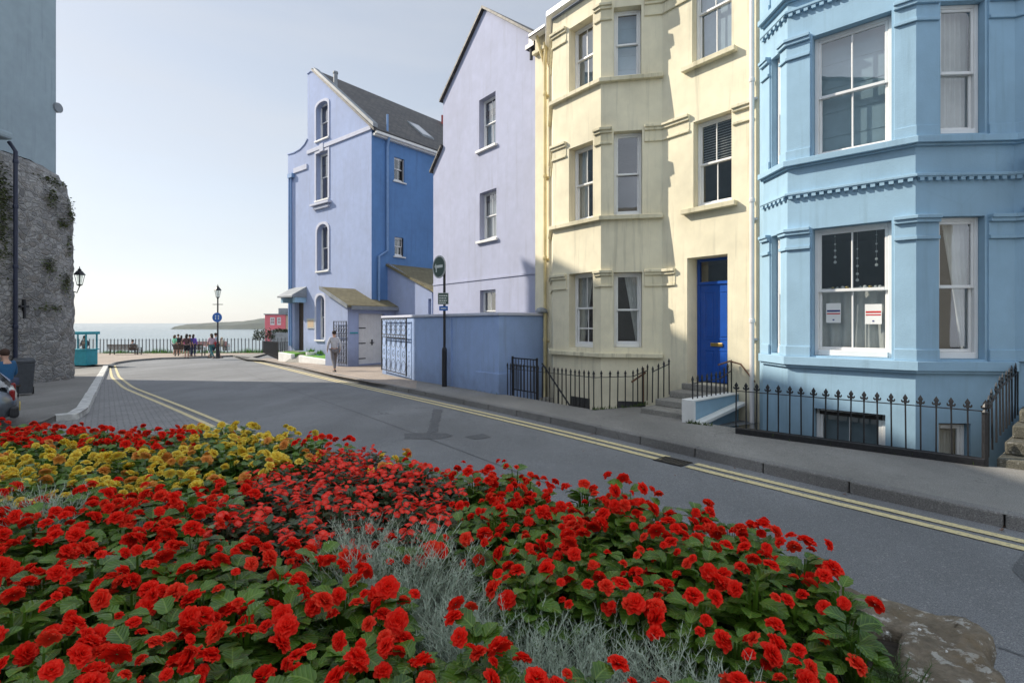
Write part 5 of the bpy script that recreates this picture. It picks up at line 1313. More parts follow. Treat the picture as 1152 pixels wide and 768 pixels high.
mb = MB(); mb.tube([(bx-.1,21.15,CZ+250*20.9/FP-.2),(bx+.08,21.15,CZ+250*20.9/FP-.2)], .2, 12); mb.build('vent_cowl', 'lead', WB)
# wall lantern
zl = CZ-(322-CY)*20.2/FP; lc = ((89.5-CX)/FP*20.2, 20.2, zl)
WLn = thing('wall_lantern', lc, 'black lantern on a bracket at the end of the old stone wall', 'lantern')
mb = MB(); mb.tube([(WX-1.0,20.2,zl-.1),(lc[0]-.1,20.2,zl-.25),(lc[0],20.2,zl)], .02, 6); mb.build('bracket', 'iron', WLn)
mf, mg = MB(), MB(); lantern(mf, mg, (lc[0],lc[1],zl+.06), .92); ln = mf.build('lantern_frame', 'iron', WLn); mg.build('lantern_pane', 'lampglass', ln)
# the row of houses across the street, behind the photographer (it shows in the windows)
OB = thing('terraced_house', (6, -17, 0), 'pale terrace across the street mirrored in the house windows', 'house')
mb = MB(); mb.box(-10, 22, -26, -17, -1, 10.5); mb.build('wall', 'opposite', OB)

# ------------------------------------------------------------------ wheelie bin and car
p = gp(24,446); zb = zp(*p); BI = thing('wheelie_bin', (p[0]-.22,p[1]+.3,zb), 'dark grey wheelie bin standing against the old stone wall', 'bin', None, .75)
BI.scale = (.74,.74,1)
def prt(name, mb, m, **k): o = mb.build(name, m, **k); o.parent = BI; return o
mb = MB(); mb.hexa([(-.24,-.26,.06),(.24,-.26,.06),(.24,.26,.06),(-.24,.26,.06),(-.31,-.34,.88),(.31,-.34,.88),(.31,.34,.88),(-.31,.34,.88)]); mb.box(-.33,.33,-.36,.36,.88,.93); prt('body', mb, 'bin', bevel=.02)
mb = MB(); mb.hexa([(-.34,-.38,.93),(.34,-.38,.93),(.34,.38,.93),(-.34,.38,.93),(-.30,-.34,.99),(.30,-.34,.99),(.28,.34,1.01),(-.28,.34,1.01)]); prt('lid', mb, 'bin', bevel=.015)
for s in (-1,1): mb = MB(); mb.tube([(s*.22,.3,.1),(s*.28,.3,.1)], .1, 14); prt('wheel', mb, 'tyre')
mb = MB(); mb.tube([(-.25,.38,.9),(.25,.38,.9)], .018, 8); prt('handle', mb, 'bin')
CR_ = (-9.28, 9.60); zc = zr(*CR_); CA = thing('parked_car', (*CR_, zc), 'silver hatchback parked on the setts at the left edge, tail to the right', 'car', None, radians(133.8))
def cp(name, mb, m, parent=None, **k): o = mb.build(name, m, **k); o.parent = parent or CA; return o
st = [(0.0,.42,.62,.70),(.06,.30,.78,.78),(.25,.25,.86,.83),(.9,.2,.90,.85),(2.2,.2,.90,.86),(3.0,.2,.88,.85),(3.6,.22,.80,.80),(3.9,.28,.70,.70),(4.0,.36,.58,.6)]
mb = MB(); R = 12
for y, b, t, w in st:
    for k in range(R):
        an = 2*pi*k/R; cx = cos(an); cz = sin(an); ex = .45
        mb.v.append((w*(abs(cx)**ex)*(1 if cx > 0 else -1), y, (b+t)/2+(t-b)/2*(abs(cz)**ex)*(1 if cz > 0 else -1)))
for i in range(len(st)-1):
    for k in range(R): k2 = (k+1) % R; mb.f.append((i*R+k, i*R+k2, (i+1)*R+k2, (i+1)*R+k))
mb.f.append(tuple(range(R))); mb.f.append(tuple((len(st)-1)*R+k for k in range(R))); cp('body', mb, 'cardark', smooth=True)
cab = [(.10,.80,.70),(.42,1.25,.60),(.75,1.40,.57),(1.9,1.44,.57),(2.3,1.36,.60),(2.95,.90,.72)]
mb = MB()
for y, z, w in cab: mb.v += [(-w,y,z-.03),(-w+.1,y,z),(w-.1,y,z),(w,y,z-.03)]
for i in range(len(cab)-1):
    for k in range(3): o = i*4; mb.f.append((o+k, o+k+1, o+5+k, o+4+k))
cp('roof', mb, 'cardark', smooth=True)
mb = MB()
for s in (-1,1):
    for i in range(len(cab)-1):
        a, b = cab[i], cab[i+1]; mb.face([(s*a[2],a[0],a[1]-.03),(s*b[2],b[0],b[1]-.03),(s*.80,b[0],.86),(s*.80,a[0],.86)])
mb.face([(-.6,.09,.82),(.6,.09,.82),(.5,.41,1.24),(-.5,.41,1.24)]); cp('side_window', mb, 'blackglass' if 'blackglass' in MT else 'glass')
mb = MB(); 
for s in (-1,1): mb.box(s*.84-.015, s*.84+.015, .3, 2.9, .86, .885)
cp('chrome_strip', mb, 'lead')
mb = MB(); mb.box(-.80,.80,-.03,.10,.30,.52); cp('bumper', mb, 'blackplastic', bevel=.05)
for s in (-1,1): mb = MB(); mb.box(s*.71-.035,s*.71+.035,.02,.10,.60,.80); cp('tail_lamp', mb, 'redlens', bevel=.03)
mb = MB(); mb.box(-.26,.26,-.045,-.03,.37,.48); cp('number_plate', mb, 'plate')
for s in (-1,1):
    for y in (.75,3.15):
        mb = MB(); mb.tube([(s*.70,y,.31),(s*.87,y,.31)], .31, 20); w = cp('wheel', mb, 'tyre')
        mb = MB(); mb.tube([(s*.86,y,.31),(s*.875,y,.31)], .2, 14); cp('hub_cap', mb, 'lead', w)
# ------------------------------------------------------------------ people
def skinned(joints, edges, root=0, sub=2):
    me = D.meshes.new('tmp'); me.from_pydata([j[0] for j in joints], edges, []); o = D.objects.new('tmp', me); COL.objects.link(o)
    sk = o.modifiers.new('s', 'SKIN'); sk.use_smooth_shade = True
    for i, j in enumerate(joints):
        r = j[1]; v = me.skin_vertices[0].data[i]; v.radius = r if isinstance(r, tuple) else (r, r); v.use_root = (i == root)
    ss = o.modifiers.new('u', 'SUBSURF'); ss.levels = sub; ss.render_levels = sub
    dg = bpy.context.evaluated_depsgraph_get(); dg.update()
    m2 = D.meshes.new_from_object(o.evaluated_get(dg)); D.objects.remove(o)
    return m2
def colour(c): 
    k = 'cloth_%d_%d_%d' % tuple(int(x*255) for x in c)
    if k not in MT: MT[k] = plain(k, c, .85, var=.12, vs=9)
    return k
def person(loc, rz, h, label, pose='stand', top=(.1,.1,.1), bottom=(.05,.06,.1), bare=True, sleeve='short', hair=(.04,.025,.015), long=False, skirt=False, cap=None, bag=None, group=None, lean=0.0):
    R = thing('person', loc, label, 'person', group, rz); s = h/1.75
    J = dict(pel=(0,0,.95), wai=(0,0,1.10), che=(0,.01,1.32), nec=(0,0,1.49), he1=(0,.025,1.58), he2=(0,.025,1.66), cro=(0,.01,1.72))
    for sd, t in ((1,'r'),(-1,'l')):
        ph = sd*(1 if pose == 'walk' else .0)
        J['hip'+t] = (sd*.09,0,.90); J['kne'+t] = (sd*.095,.03+.17*ph,.50); J['ank'+t] = (sd*.10,-.02+.30*ph-(.14 if ph < 0 else 0),.09+(.05 if ph < 0 else 0)); J['toe'+t] = (sd*.115,J['ank'+t][1]+.16,.03+(.0 if ph < 0 else 0))
        J['sho'+t] = (sd*.17,0,1.42); J['elb'+t] = (sd*.235,-.03-.10*ph,1.15); J['wri'+t] = (sd*.235,.08-.12*ph,.93); J['pal'+t] = (sd*.23,.11-.13*ph,.85)
    if pose == 'sit':
        for k in ('pel','wai','che','nec','he1','he2','cro'): x, y, z = J[k]; J[k] = (x, y-.05+.12*(z-.95)*.6, z-.42)
        for sd, t in ((1,'r'),(-1,'l')):
            J['hip'+t] = (sd*.09,-.02,.53); J['kne'+t] = (sd*.11,.40,.52); J['ank'+t] = (sd*.11,.42,.09); J['toe'+t] = (sd*.12,.57,.03)
            J['sho'+t] = (sd*.17,.02,1.01); J['elb'+t] = (sd*.24,.06,.74); J['wri'+t] = (sd*.16,.28,.64); J['pal'+t] = (sd*.13,.35,.62)
    if pose == 'bent':
        for t, sd in (('r',1),('l',-1)): J['elb'+t] = (sd*.25,.02,1.17); J['wri'+t] = (sd*.12,.24,1.15); J['pal'+t] = (sd*.07,.30,1.18)
    if lean:
        for k in ('che','nec','he1','he2','cro'): x, y, z = J[k]; J[k] = (x, y+lean*(z-.95), z)
    J['col'] = (J['nec'][0], J['nec'][1]-.005, J['nec'][2]-.045)
    S = lambda k: tuple(c*s for c in J[k])
    rad = dict(pel=(.15,.11), wai=(.125,.09), che=(.16,.105), nec=.052, he1=(.07,.082), he2=(.078,.095), cro=(.05,.06), hip=.085, kne=.056, ank=.038, toe=.032, sho=.055, elb=.040, wri=.026, pal=(.036,.018))
    def build(keys, edges, extra=0.0, sub=2, over={}):
        js = []
        for k in keys:
            r = over.get(k, rad.get(k, rad.get(k[:3]))); r = tuple((x+extra)*s for x in r) if isinstance(r, tuple) else (r+extra)*s
            js.append((S(k), r))
        ix = {k: i for i, k in enumerate(keys)}
        return skinned(js, [(ix[a], ix[b]) for a, b in edges], 0, sub)
    core = [('pel','wai'),('wai','che'),('che','nec'),('nec','he1'),('he1','he2'),('he2','cro')]
    legs = [e for t in 'rl' for e in (('pel','hip'+t),('hip'+t,'kne'+t),('kne'+t,'ank'+t),('ank'+t,'toe'+t))]
    arms = [e for t in 'rl' for e in (('che','sho'+t),('sho'+t,'elb'+t),('elb'+t,'wri'+t),('wri'+t,'pal'+t))]
    keys = [k for k in J if k != 'col']; me = build(keys, core+legs+arms)
    # fingers, thumb and nose joined into the same body mesh
    bm = bmesh.new(); bm.from_mesh(me); ex = MB()
    for t, sd in (('r',1),('l',-1)):
        w, p = Vector(S('wri'+t)), Vector(S('pal'+t)); d = (p-w).normalized(); sidev = d.cross(Vector((1,0,0))).normalized(); inn = Vector((-sd,0,0))
        for k, ln in enumerate((.07,.08,.075,.058)):
            b = p+d*.005*s+sidev*(k-1.5)*.019*s; ex.tube([b-d*.03*s, b+d*ln*.5*s, b+d*ln*s*.85+inn*.02*s], [.0095*s,.009*s,.006*s], 6)
        b = w+d*.03*s-sidev*.03*s; ex.tube([b, b-sidev*.025*s+d*.03*s, b-sidev*.03*s+d*.06*s+inn*.01*s], [.012*s,.011*s,.007*s], 6)
    hx = Vector(S('he1')); ex.tube([hx+Vector((0,.085,.035))*s, hx+Vector((0,.108,.0))*s], [.008*s,.016*s], 6)
    for sd in (-1,1): ex.ball(tuple(hx+Vector((sd*.083,-.0,.02))*s), .022*s, 6, 5, .4, .8, 1.3)
    nb = len(bm.verts); vs = [bm.verts.new(v) for v in ex.v]
    for f in ex.f:
        try: bm.faces.new([vs[i] for i in f])
        except ValueError: pass
    bm.to_mesh(me); bm.free()
    for p in me.polygons: p.use_smooth = True
    def add(name, me, m):
        me.materials.clear(); me.materials.append(MT[m]); o = D.objects.new(name, me); COL.objects.link(o); o.parent = R; return o
    add('body', me, 'skin')
    upper = ['che','wai','pel','sho'+'r','sho'+'l','elbr','elbl']; e = [('che','col'),('che','wai'),('wai','pel'),('che','shor'),('che','shol')]
    if sleeve != 'none': e += [('shor','elbr'),('shol','elbl')]
    else: upper = upper[:5]
    if sleeve == 'long': upper += ['wrir','wril']; e += [('elbr','wrir'),('elbl','wril')]
    upper.append('col')
    add('shirt', build(upper, e, .016, over={'pel': (.145,.105), 'col': (.085,.07)}), colour(top))
    lowk = ['pel','hipr','hipl','kner','knel']; le = [('pel','hipr'),('pel','hipl'),('hipr','kner'),('hipl','knel')]
    if not bare: lowk += ['ankr','ankl']; le += [('kner','ankr'),('knel','ankl')]
    ov = {'kner': .075, 'knel': .075, 'hipr': .10, 'hipl': .10} if skirt else {}
    add('trousers' if not bare else 'shorts', build(lowk, le, .014, over=ov), colour(bottom))
    for t in 'rl':
        a, b = Vector(S('ank'+t)), Vector(S('toe'+t)); d = (b-a); mb = MB()
        f = Vector((d.x, d.y, 0)).normalized(); c0 = Vector((a.x,a.y,max(0,min(a.z,b.z)-.03*s))); zt = .075*s
        mb.tube([c0-f*.07*s+Vector((0,0,.04*s)), c0+f*.03*s+Vector((0,0,.045*s)), c0+f*.15*s+Vector((0,0,.032*s)), c0+f*.20*s+Vector((0,0,.025*s))], [.036*s,.046*s,.042*s,.022*s], 10); o = mb.build('shoe', 'blackplastic', smooth=True); o.parent = R
    h2 = Vector(S('he2')); mb = MB(); rr = .102*s
    mb.ball(tuple(h2+Vector((0,-.018,.022))*s), rr, 12, 8, .92, 1.05, .95)
    if long: mb.tube([h2+Vector((0,-.05,.02))*s, h2+Vector((0,-.085,-.1))*s, h2+Vector((0,-.07,-.24))*s], [.09*s,.085*s,.05*s], 10)
    o = mb.build('hair', colour(hair), smooth=True); o.parent = R
    mb = MB()
    for sd in (-1,1): mb.ball(tuple(Vector(S('he1'))+Vector((sd*.032,.088,.045))*s), .009*s, 6, 5)
    mb.box(*(Vector((-.024,.024,0))*s)[:2], (J['he1'][1]+.079)*s, (J['he1'][1]+.088)*s, (J['he1'][2]-.042)*s, (J['he1'][2]-.034)*s); o = mb.build('eyes_and_mouth', 'wood'); o.parent = R
    if cap:
        mb = MB(); mb.ball(tuple(h2+Vector((0,-.01,.035))*s), .108*s, 12, 8, .95, 1.05, .8); mb.lathe(tuple(h2+Vector((0,.0,.03))*s), [(.16*s,0),(.10*s,.03*s)], 12); o = mb.build('hat', colour(cap), smooth=True); o.parent = R
    if bag:
        c = Vector(S('che')) + Vector((.2,-.05,-.3))*s; b = tag(empty('shoulder_bag', tuple(Vector(loc)+Matrix.Rotation(rz,3,'Z')@c), rz), bag[1], 'bag')
        mb = MB(); mb.box(-.05,.07,-.15,.15,-.15,.13); o = mb.build('pouch', colour(bag[0]), bevel=.03); o.parent = b
        mb = MB(); mb.tube([(0,-.13,.12),(-.08,-.02,.42),(-.04,.1,.14)], .012, 6); o = mb.build('strap', colour(bag[0])); o.parent = b
    return R
def stand(px, py, **k): return at(px, py)
N0 = 0.0
person(at(376,417.5), radians(35), 1.70, 'woman walking on the pavement in a grey white shirt and grey trousers', 'walk', (.50,.50,.53), (.16,.15,.16), False, 'long', (.03,.02,.015))
person(at(196.5,399.5), radians(-20), 1.66, 'person in a pale green top with bare legs, leftmost of the group', 'stand', (.18,.55,.36), (.10,.12,.14), True, 'short', (.10,.06,.03), True)
person(at(200.5,399), radians(20), 1.72, 'person in a black top standing just behind the one in pale green', 'stand', (.02,.02,.025), (.04,.04,.05), True, 'short')
person(at(204,398.5), radians(40), 1.62, 'person in a dark dress with a pink bag hung on one side', 'stand', (.025,.02,.03), (.025,.02,.03), True, 'none', (.05,.03,.02), True, True, bag=((.7,.12,.35), 'small pink bag carried by the person in the dark dress'))
person(at(210,403), radians(10), 1.70, 'person in a brown top and black shorts standing closest to the road in the group', 'stand', (.10,.05,.05), (.015,.015,.02), True, 'short', (.03,.02,.015), True, True)
person(at(213.5,401), radians(-5), 1.66, 'person in a navy top beside the one in purple', 'stand', (.03,.035,.12), (.03,.035,.07), False, 'short')
person(at(217.5,400.8), radians(15), 1.68, 'person in a bright purple top at the right of the group', 'stand', (.20,.10,.50), (.04,.04,.10), False, 'long', (.04,.02,.015), True)
person(at(238,403), radians(60), 1.70, 'walker in a pink and white top with a red shoulder bag', 'walk', (.62,.42,.46), (.05,.16,.17), False, 'short', (.05,.03,.02), True, bag=((.55,.03,.04), 'red bag swinging from the walker in pink and white'))
person(at(242.5,402.7), radians(-60), 1.74, 'walker in a white shirt and navy shorts passing the lamp post', 'walk', (.62,.64,.68), (.03,.045,.10), True, 'short')
p = at(249,394.6); person((p[0],p[1]+.08,p[2]), radians(0), 1.70, 'person in a beige cap sitting on the red bench right of the lamp', 'sit', (.5,.42,.3), (.25,.2,.14), False, 'short', cap=(.5,.42,.30))
p = at(141.5,399.5); person((p[0]+.55,p[1]+.03,p[2]), 0, 1.70, 'lone person seated on the dark bench looking out to sea', 'sit', (.22,.25,.26), (.08,.09,.12), False, 'long')
person((KP[0],KP[1],KP[2]), radians(180), 1.62, 'attendant in a dark jacket inside the turquoise kiosk', 'bent', (.07,.08,.10), (.06,.07,.1), False, 'long')
q = (-11.93, 12.05); zq = zp(*q)
SO = thing('stool', (q[0],q[1],zq), 'low folding stool under the person behind the parked car', 'stool', None, radians(75))
mb = MB(); mb.box(-.2,.2,-.2,.16,.42,.46); o = mb.build('seat', 'wood', bevel=.01); o.parent = SO
for sx in (-.16,.16):
    for sy in (-.16,.12): mb = MB(); mb.tube([(sx,sy,0),(sx,sy,.42)], .015, 6); o = mb.build('leg', 'iron'); o.parent = SO
person((q[0],q[1],zq), radians(75), 1.72, 'person in a teal and navy top sitting by the wheelie bin behind the car', 'sit', (.02,.10,.22), (.05,.06,.1), False, 'long', (.05,.025,.015))
# ------------------------------------------------------------------ flower bed
random.seed(21)
bedO = [(1.36,1.46),(1.585,1.735),(1.13,2.16),(.55,2.62),(-.02,3.02),(-.9,3.62),(-1.85,4.22),(-3.2,4.72),(-5.6,4.8)]
BED = thing('raised_planter', (-1.5, 2.6, -.1), 'raised flower bed with a rough stone kerb wall at its right corner', 'planter')
pts = resample([(.5,.35)]+bedO, .035); pts = smooth(pts, 2); pts = list(pts)
mb = MB(); prof = [(.03,-.2),(.02,.0),(.02,.2),(.015,.35),(.01,.48),(.008,.56),(.004,.62),(.0,.655),(-.008,.668),(-.03,.674),(-.06,.675),(-.09,.675),(-.12,.674),(-.15,.673),(-.18,.672),(-.20,.668),(-.215,.655),(-.22,.62),(-.225,.5)]
N = len(prof)
for i, p in enumerate(pts):
    for (o, z) in prof:
        pass
cols = [offset(pts, -o) if False else offset(pts, o) for o, z in prof]
# the polyline runs right -> left, so 'outside' (towards the road) is the positive offset
for i in range(len(pts)):
    for k, (o, z) in enumerate(prof):
        x, y = cols[k][i]; st = noise.noise(Vector((x*3.2, y*3.2, z*4.5)))*.022 + noise.noise(Vector((x*9, y*9, z*9)))*.02 + noise.noise(Vector((x*26, y*26, z*26)))*.014
        j = noise.cell(Vector((x*3.3, y*3.3, z*2.2)))*.02
        nx, ny = (cols[0][i][0]-cols[-1][i][0]), (cols[0][i][1]-cols[-1][i][1]); l = hypot(nx, ny) or 1
        mb.v.append((x+nx/l*(st+j), y+ny/l*(st+j), z+(st+j)*.9*(z > .1)))
for i in range(len(pts)-1):
    for k in range(N-1): a = i*N+k; mb.f.append((a, a+1, a+N+1, a+N))
mb.build('stone_wall', 'bedstone', BED, smooth=True)
def zs(x, y): return .625 + .035*noise.noise(Vector((x*1.3, y*1.3, 2))) + .025*noise.noise(Vector((x*7, y*7, 2)))
mb = MB(); S_ = .08; ins = offset(pts, -.16); polyS = ins + [(-5.6,.1)]
nx_, ny_ = int(7.4/S_), int(4.9/S_); idx = {}
for i in range(nx_):
    for j in range(ny_):
        x, y = -5.6+i*S_, .1+j*S_
        if inside((x+S_/2, y+S_/2), polyS):
            q = []
            for (a, b) in ((i,j),(i+1,j),(i+1,j+1),(i,j+1)):
                if (a,b) not in idx: idx[(a,b)] = len(mb.v); X, Y = -5.6+a*S_, .1+b*S_; mb.v.append((X, Y, zs(X,Y)+noise.noise(Vector((X*21,Y*21,0)))*.012))
                q.append(idx[(a,b)])
            mb.f.append(tuple(q))
mb.build('soil', 'soil', BED, smooth=True)

def leafmat(name, dark, light, vein, rough=.3, trans=.25):
    m, nt, b = nodes(name); oi = nd(nt, 'ShaderNodeObjectInfo'); uv = nd(nt, 'ShaderNodeTexCoord').outputs['UV']
    sx = nd(nt, 'ShaderNodeSeparateXYZ'); L(nt, uv, sx.inputs[0])
    n = noi(nt, 'W', 9, 4); c = mix(nt, rng(nt, n, .3, .7, 0, 1), dark, light)
    c = mix(nt, mth(nt, 'MULTIPLY', mth(nt, 'POWER', oi.outputs['Random'], 2.0), .5), c, light)
    au = mth(nt, 'ABSOLUTE', mth(nt, 'SUBTRACT', sx.outputs[0], .5))
    mid = rng(nt, au, .015, .05, 1, 0)
    vv = mth(nt, 'SUBTRACT', sx.outputs[1], mth(nt, 'MULTIPLY', au, .8)); w = mth(nt, 'SINE', mth(nt, 'MULTIPLY', vv, 32)); side = rng(nt, w, .86, 1, 0, .7)
    c = mix(nt, mth(nt, 'MULTIPLY', mth(nt, 'MAXIMUM', mid, side), .6), c, vein)
    setc(nt, b, c); b.inputs['Roughness'].default_value = rough; b.inputs['Specular IOR Level'].default_value = .45
    bump(nt, b, mth(nt, 'ADD', mth(nt, 'MULTIPLY', w, .5), noi(nt, 'W', 60, 2)), .35, .003)
    tl = nd(nt, 'ShaderNodeBsdfTranslucent'); L(nt, c, tl.inputs[0]); ms = nd(nt, 'ShaderNodeMixShader'); ms.inputs[0].default_value = trans
    L(nt, b.outputs[0], ms.inputs[1]); L(nt, tl.outputs[0], ms.inputs[2]); L(nt, ms.outputs[0], nt.nodes['Material Output'].inputs[0]); MT[name] = m
leafmat('begonia_leaf', (.018,.058,.012), (.12,.235,.022), (.24,.36,.07))
leafmat('impatiens_leaf', (.022,.055,.026), (.065,.11,.04), (.10,.08,.04))
leafmat('silver_leaf', (.29,.36,.27), (.46,.53,.42), (.46,.53,.42), .7, .15)
leafmat('fern_leaf', (.035,.075,.02), (.08,.14,.035), (.1,.16,.05), .6)
def petalmat(name, deep, main, edge, trans=.35):
    m, nt, b = nodes(name); oi = nd(nt, 'ShaderNodeObjectInfo'); uv = nd(nt, 'ShaderNodeTexCoord').outputs['UV']
    sx = nd(nt, 'ShaderNodeSeparateXYZ'); L(nt, uv, sx.inputs[0])
    c = mix(nt, rng(nt, sx.outputs[1], 0, .55, 0, 1), deep, main); c = mix(nt, rng(nt, sx.outputs[1], .7, 1.0, 0, .6), c, edge)
    c = mix(nt, mth(nt, 'MULTIPLY', oi.outputs['Random'], .4), c, edge if name != 'red_petal' else main)
    c = mix(nt, rng(nt, noi(nt, 'O', 40, 3), .4, .7, 0, .3), c, deep)
    setc(nt, b, c); b.inputs['Roughness'].default_value = .6; b.inputs['Specular IOR Level'].default_value = .12
    tl = nd(nt, 'ShaderNodeBsdfTranslucent'); L(nt, c, tl.inputs[0]); ms = nd(nt, 'ShaderNodeMixShader'); ms.inputs[0].default_value = trans
    L(nt, b.outputs[0], ms.inputs[1]); L(nt, tl.outputs[0], ms.inputs[2]); L(nt, ms.outputs[0], nt.nodes['Material Output'].inputs[0]); MT[name] = m
petalmat('red_petal', (.62,.006,.007), (.95,.026,.014), (.97,.10,.045))
petalmat('yellow_petal', (.80,.34,.02), (.93,.74,.06), (.95,.86,.25))
petalmat('coral_petal', (.70,.010,.008), (.95,.04,.018), (.97,.13,.06))
petalmat('orange_petal', (.72,.20,.02), (.82,.36,.06), (.85,.50,.18))
petalmat('scarlet_petal', (.90,.16,.12), (.93,.035,.02), (.95,.10,.06))
def leaf(mb, base, d, up, ln, w, fold=.25, droop=.4, ser=.10, R=7):
    d = d.normalized(); s = d.cross(up).normalized(); u = s.cross(d).normalized(); n = len(mb.v)
    for i in range(R+1):
        t = i/R; wid = w*.5*(sin(pi*min(1, t*.86+.09))**.75)*(1+ser*(1 if i % 2 else -1)*(0 < i < R)); 
        if i == R: wid = .001
        c = base + d*(ln*t) - Vector((0,0,1))*(droop*ln*t*t) 
        for k, q in ((-1,0),(-.5,.35),(0,.5),(.5,.65),(1,1)):
            ph = sin(t*9+k*2)*.018*ln
            mb.v.append(tuple(c + s*(wid*k) + u*(abs(k)*wid*fold+ph*abs(k)))); mb.uv.append((.5+.5*k*wid/(w*.5), t))
    for i in range(R):
        for k in range(4): a = n+i*5+k; mb.f.append((a, a+1, a+6, a+5))
def foliage(nl, ln, rad, h, wf, droop, ser=.1):
    mb = MB(); mb.uv = []
    for i in range(nl):
        an = i*2.399+random.uniform(-.4,.4); lv = (i+.5)/nl; r = rad*(1-lv*.75)*random.uniform(.7,1.1); z = h*(.35+.65*lv)*random.uniform(.85,1.1)
        d = Vector((cos(an), sin(an), random.uniform(-.1,.45)+lv*.3)); l = ln*random.uniform(.7,1.15)
        up = Vector((random.uniform(-.35,.35), random.uniform(-.35,.35), 1)); leaf(mb, Vector((cos(an)*r*.45, sin(an)*r*.45, z)), d, up, l, l*wf*random.uniform(.85,1.1), random.uniform(.1,.4), droop*random.uniform(.5,1.3), ser)
        # petiole
        n = len(mb.v); p = Vector((cos(an)*r*.45, sin(an)*r*.45, z)); w = .003
        for q in ((p.x-w,p.y,p.z),(p.x+w,p.y,p.z),(w,0,0),(-w,0,0)): mb.v.append(q); mb.uv.append((.1,.1))
        mb.f.append((n,n+1,n+2,n+3))
    return mb
def petal(mb, an, el, ln, w, off, curl, ruf, z0=0, R=4, C=4):
    n = len(mb.v); ph = random.uniform(0,6); d = Vector((cos(an), sin(an), 0)); s = Vector((-sin(an), cos(an), 0))
    for i in range(R+1):
        t = i/R; e = el - curl*t; r = off + ln*t*cos(el-.5*curl*t); z = z0 + ln*t*sin(el-.5*curl*t)
        wid = w*.5*(.35+.65*sin(pi*min(1,t*.72+.12)))*(1 if i < R else .72)
        for k in range(C+1):
            u = k/C*2-1; rf = ruf*t*sin(u*5+ph)*ln; nrm = Vector((-sin(e)*cos(an), -sin(e)*sin(an), cos(e)))
            p = d*r + Vector((0,0,z)) + s*(wid*u) + nrm*(rf + .30*wid*u*u) - d*(.12*ln*u*u*t)
            mb.v.append(tuple(p)); mb.uv.append((k/C, t))
    for i in range(R):
        for k in range(C): a = n+i*(C+1)+k; mb.f.append((a, a+1, a+C+2, a+C+1))
def begonia():
    mb = MB(); mb.uv = []; R = .042
    for n, el, l, off, w in ((7,.12,1.0,.10,.95),(7,.42,.92,.09,.9),(6,.75,.78,.07,.8),(5,1.0,.62,.05,.7),(4,1.2,.46,.03,.55),(3,1.4,.34,.01,.4)):
        a0 = random.uniform(0,6)
        for k in range(n): petal(mb, a0+2*pi*k/n+random.uniform(-.2,.2), el+random.uniform(-.12,.12), R*l*random.uniform(.88,1.1), R*w*random.uniform(.9,1.15), R*off, .55*random.uniform(.5,1.4), .11, z0=.004*(6-n))
    return mb
def busy():
    mb = MB(); mb.uv = []
    for k in range(5): petal(mb, 2*pi*k/5+random.uniform(-.1,.1), .12, .024, .027, .001, .2, .05, 0, 3, 4)
    return mb
def silver():
    mb = MB(); mb.uv = []
    for i in range(80):
        an = random.uniform(0,6.3); tl = abs(random.gauss(0,.55)); H = random.uniform(.12,.27); d = Vector((cos(an)*sin(tl), sin(an)*sin(tl), cos(tl)))
        b = Vector((random.uniform(-.06,.06), random.uniform(-.06,.06), 0)); s = d.cross(Vector((.3,.2,1))).normalized(); bend = Vector((cos(an),sin(an),-.2))*.05
        pr = None
        for j in range(15):
            t = j/14; c = b + d*H*t + bend*t*t
            if pr is not None:
                n = len(mb.v); q = s*.0012
                for v in (pr-q, pr+q, c+q, c-q): mb.v.append(tuple(v)); mb.uv.append((.2,.3))
                mb.f.append((n,n+1,n+2,n+3))
            pr = c
            if t > .25:
                for k in range(4):
                    a2 = j*2.4+k*1.57; e = d.orthogonal().normalized(); e = Matrix.Rotation(a2,3,d) @ e; nd_ = (d*1.2+e).normalized(); l = random.uniform(.014,.030); sw = nd_.cross(e+Vector((.01,.02,.3))).normalized()*.0011
                    n = len(mb.v)
                    for v in (c-sw, c+sw, c+nd_*l+e*.004): mb.v.append(tuple(v)); mb.uv.append((.2,.3))
                    mb.f.append((n,n+1,n+2))
    return mb
def me_of(mb, m):
    o = mb.build('proto', m, smooth=True, recalc=False); me = o.data; D.objects.remove(o); return me
FOL = [me_of(foliage(38, .062, .135, .215, .76, .32), 'begonia_leaf') for _ in range(7)]
FOLI = [me_of(foliage(52, .062, .12, .20, .42, .3, .05), 'impatiens_leaf') for _ in range(3)]
SIL = [me_of(silver(), 'silver_leaf') for _ in range(4)]; FERN = me_of(silver(), 'fern_leaf')
BEG = {c: [me_of(begonia(), c) for _ in range(5)] for c in ('red_petal','coral_petal','yellow_petal','orange_petal')}
BUSY = [me_of(busy(), 'scarlet_petal') for _ in range(3)]
ZON_S = [[(378,588),(440,584),(480,618),(560,640),(604,690),(720,702),(862,735),(872,800),(560,800),(520,740),(470,690),(400,655)], [(130,545),(262,540),(270,572),(150,575)], [(-90,548),(110,562),(100,590),(-90,585)]]
ZON_Y = [[(-300,492),(60,495),(150,508),(215,508),(222,440),(352,440),(352,502),(330,522),(270,545),(130,560),(-300,572)], [(430,505),(460,512),(450,535),(425,525)]]
ZON_I = [[(330,512),(430,508),(520,560),(500,602),(370,622),(240,602),(230,562),(280,540)]]
ZON_B = [[(-300,455),(200,468),(222,500),(150,502),(-300,494)]]
plantP = [(.35,.7),(.73,1.22),(1.07,1.50),(1.13,1.78),(.95,2.22),(.06,2.78),(-.76,3.26),(-1.66,3.92),(-3.1,4.3),(-5.2,4.35),(-5.2,.6)]
def place(me, name, parent, loc, rot, sc):
    o = D.objects.new(name, me); COL.objects.link(o); o.parent = parent; o.location = loc; o.rotation_euler = rot; o.scale = (sc,)*3 if not isinstance(sc, tuple) else sc; return o
cnt = {}
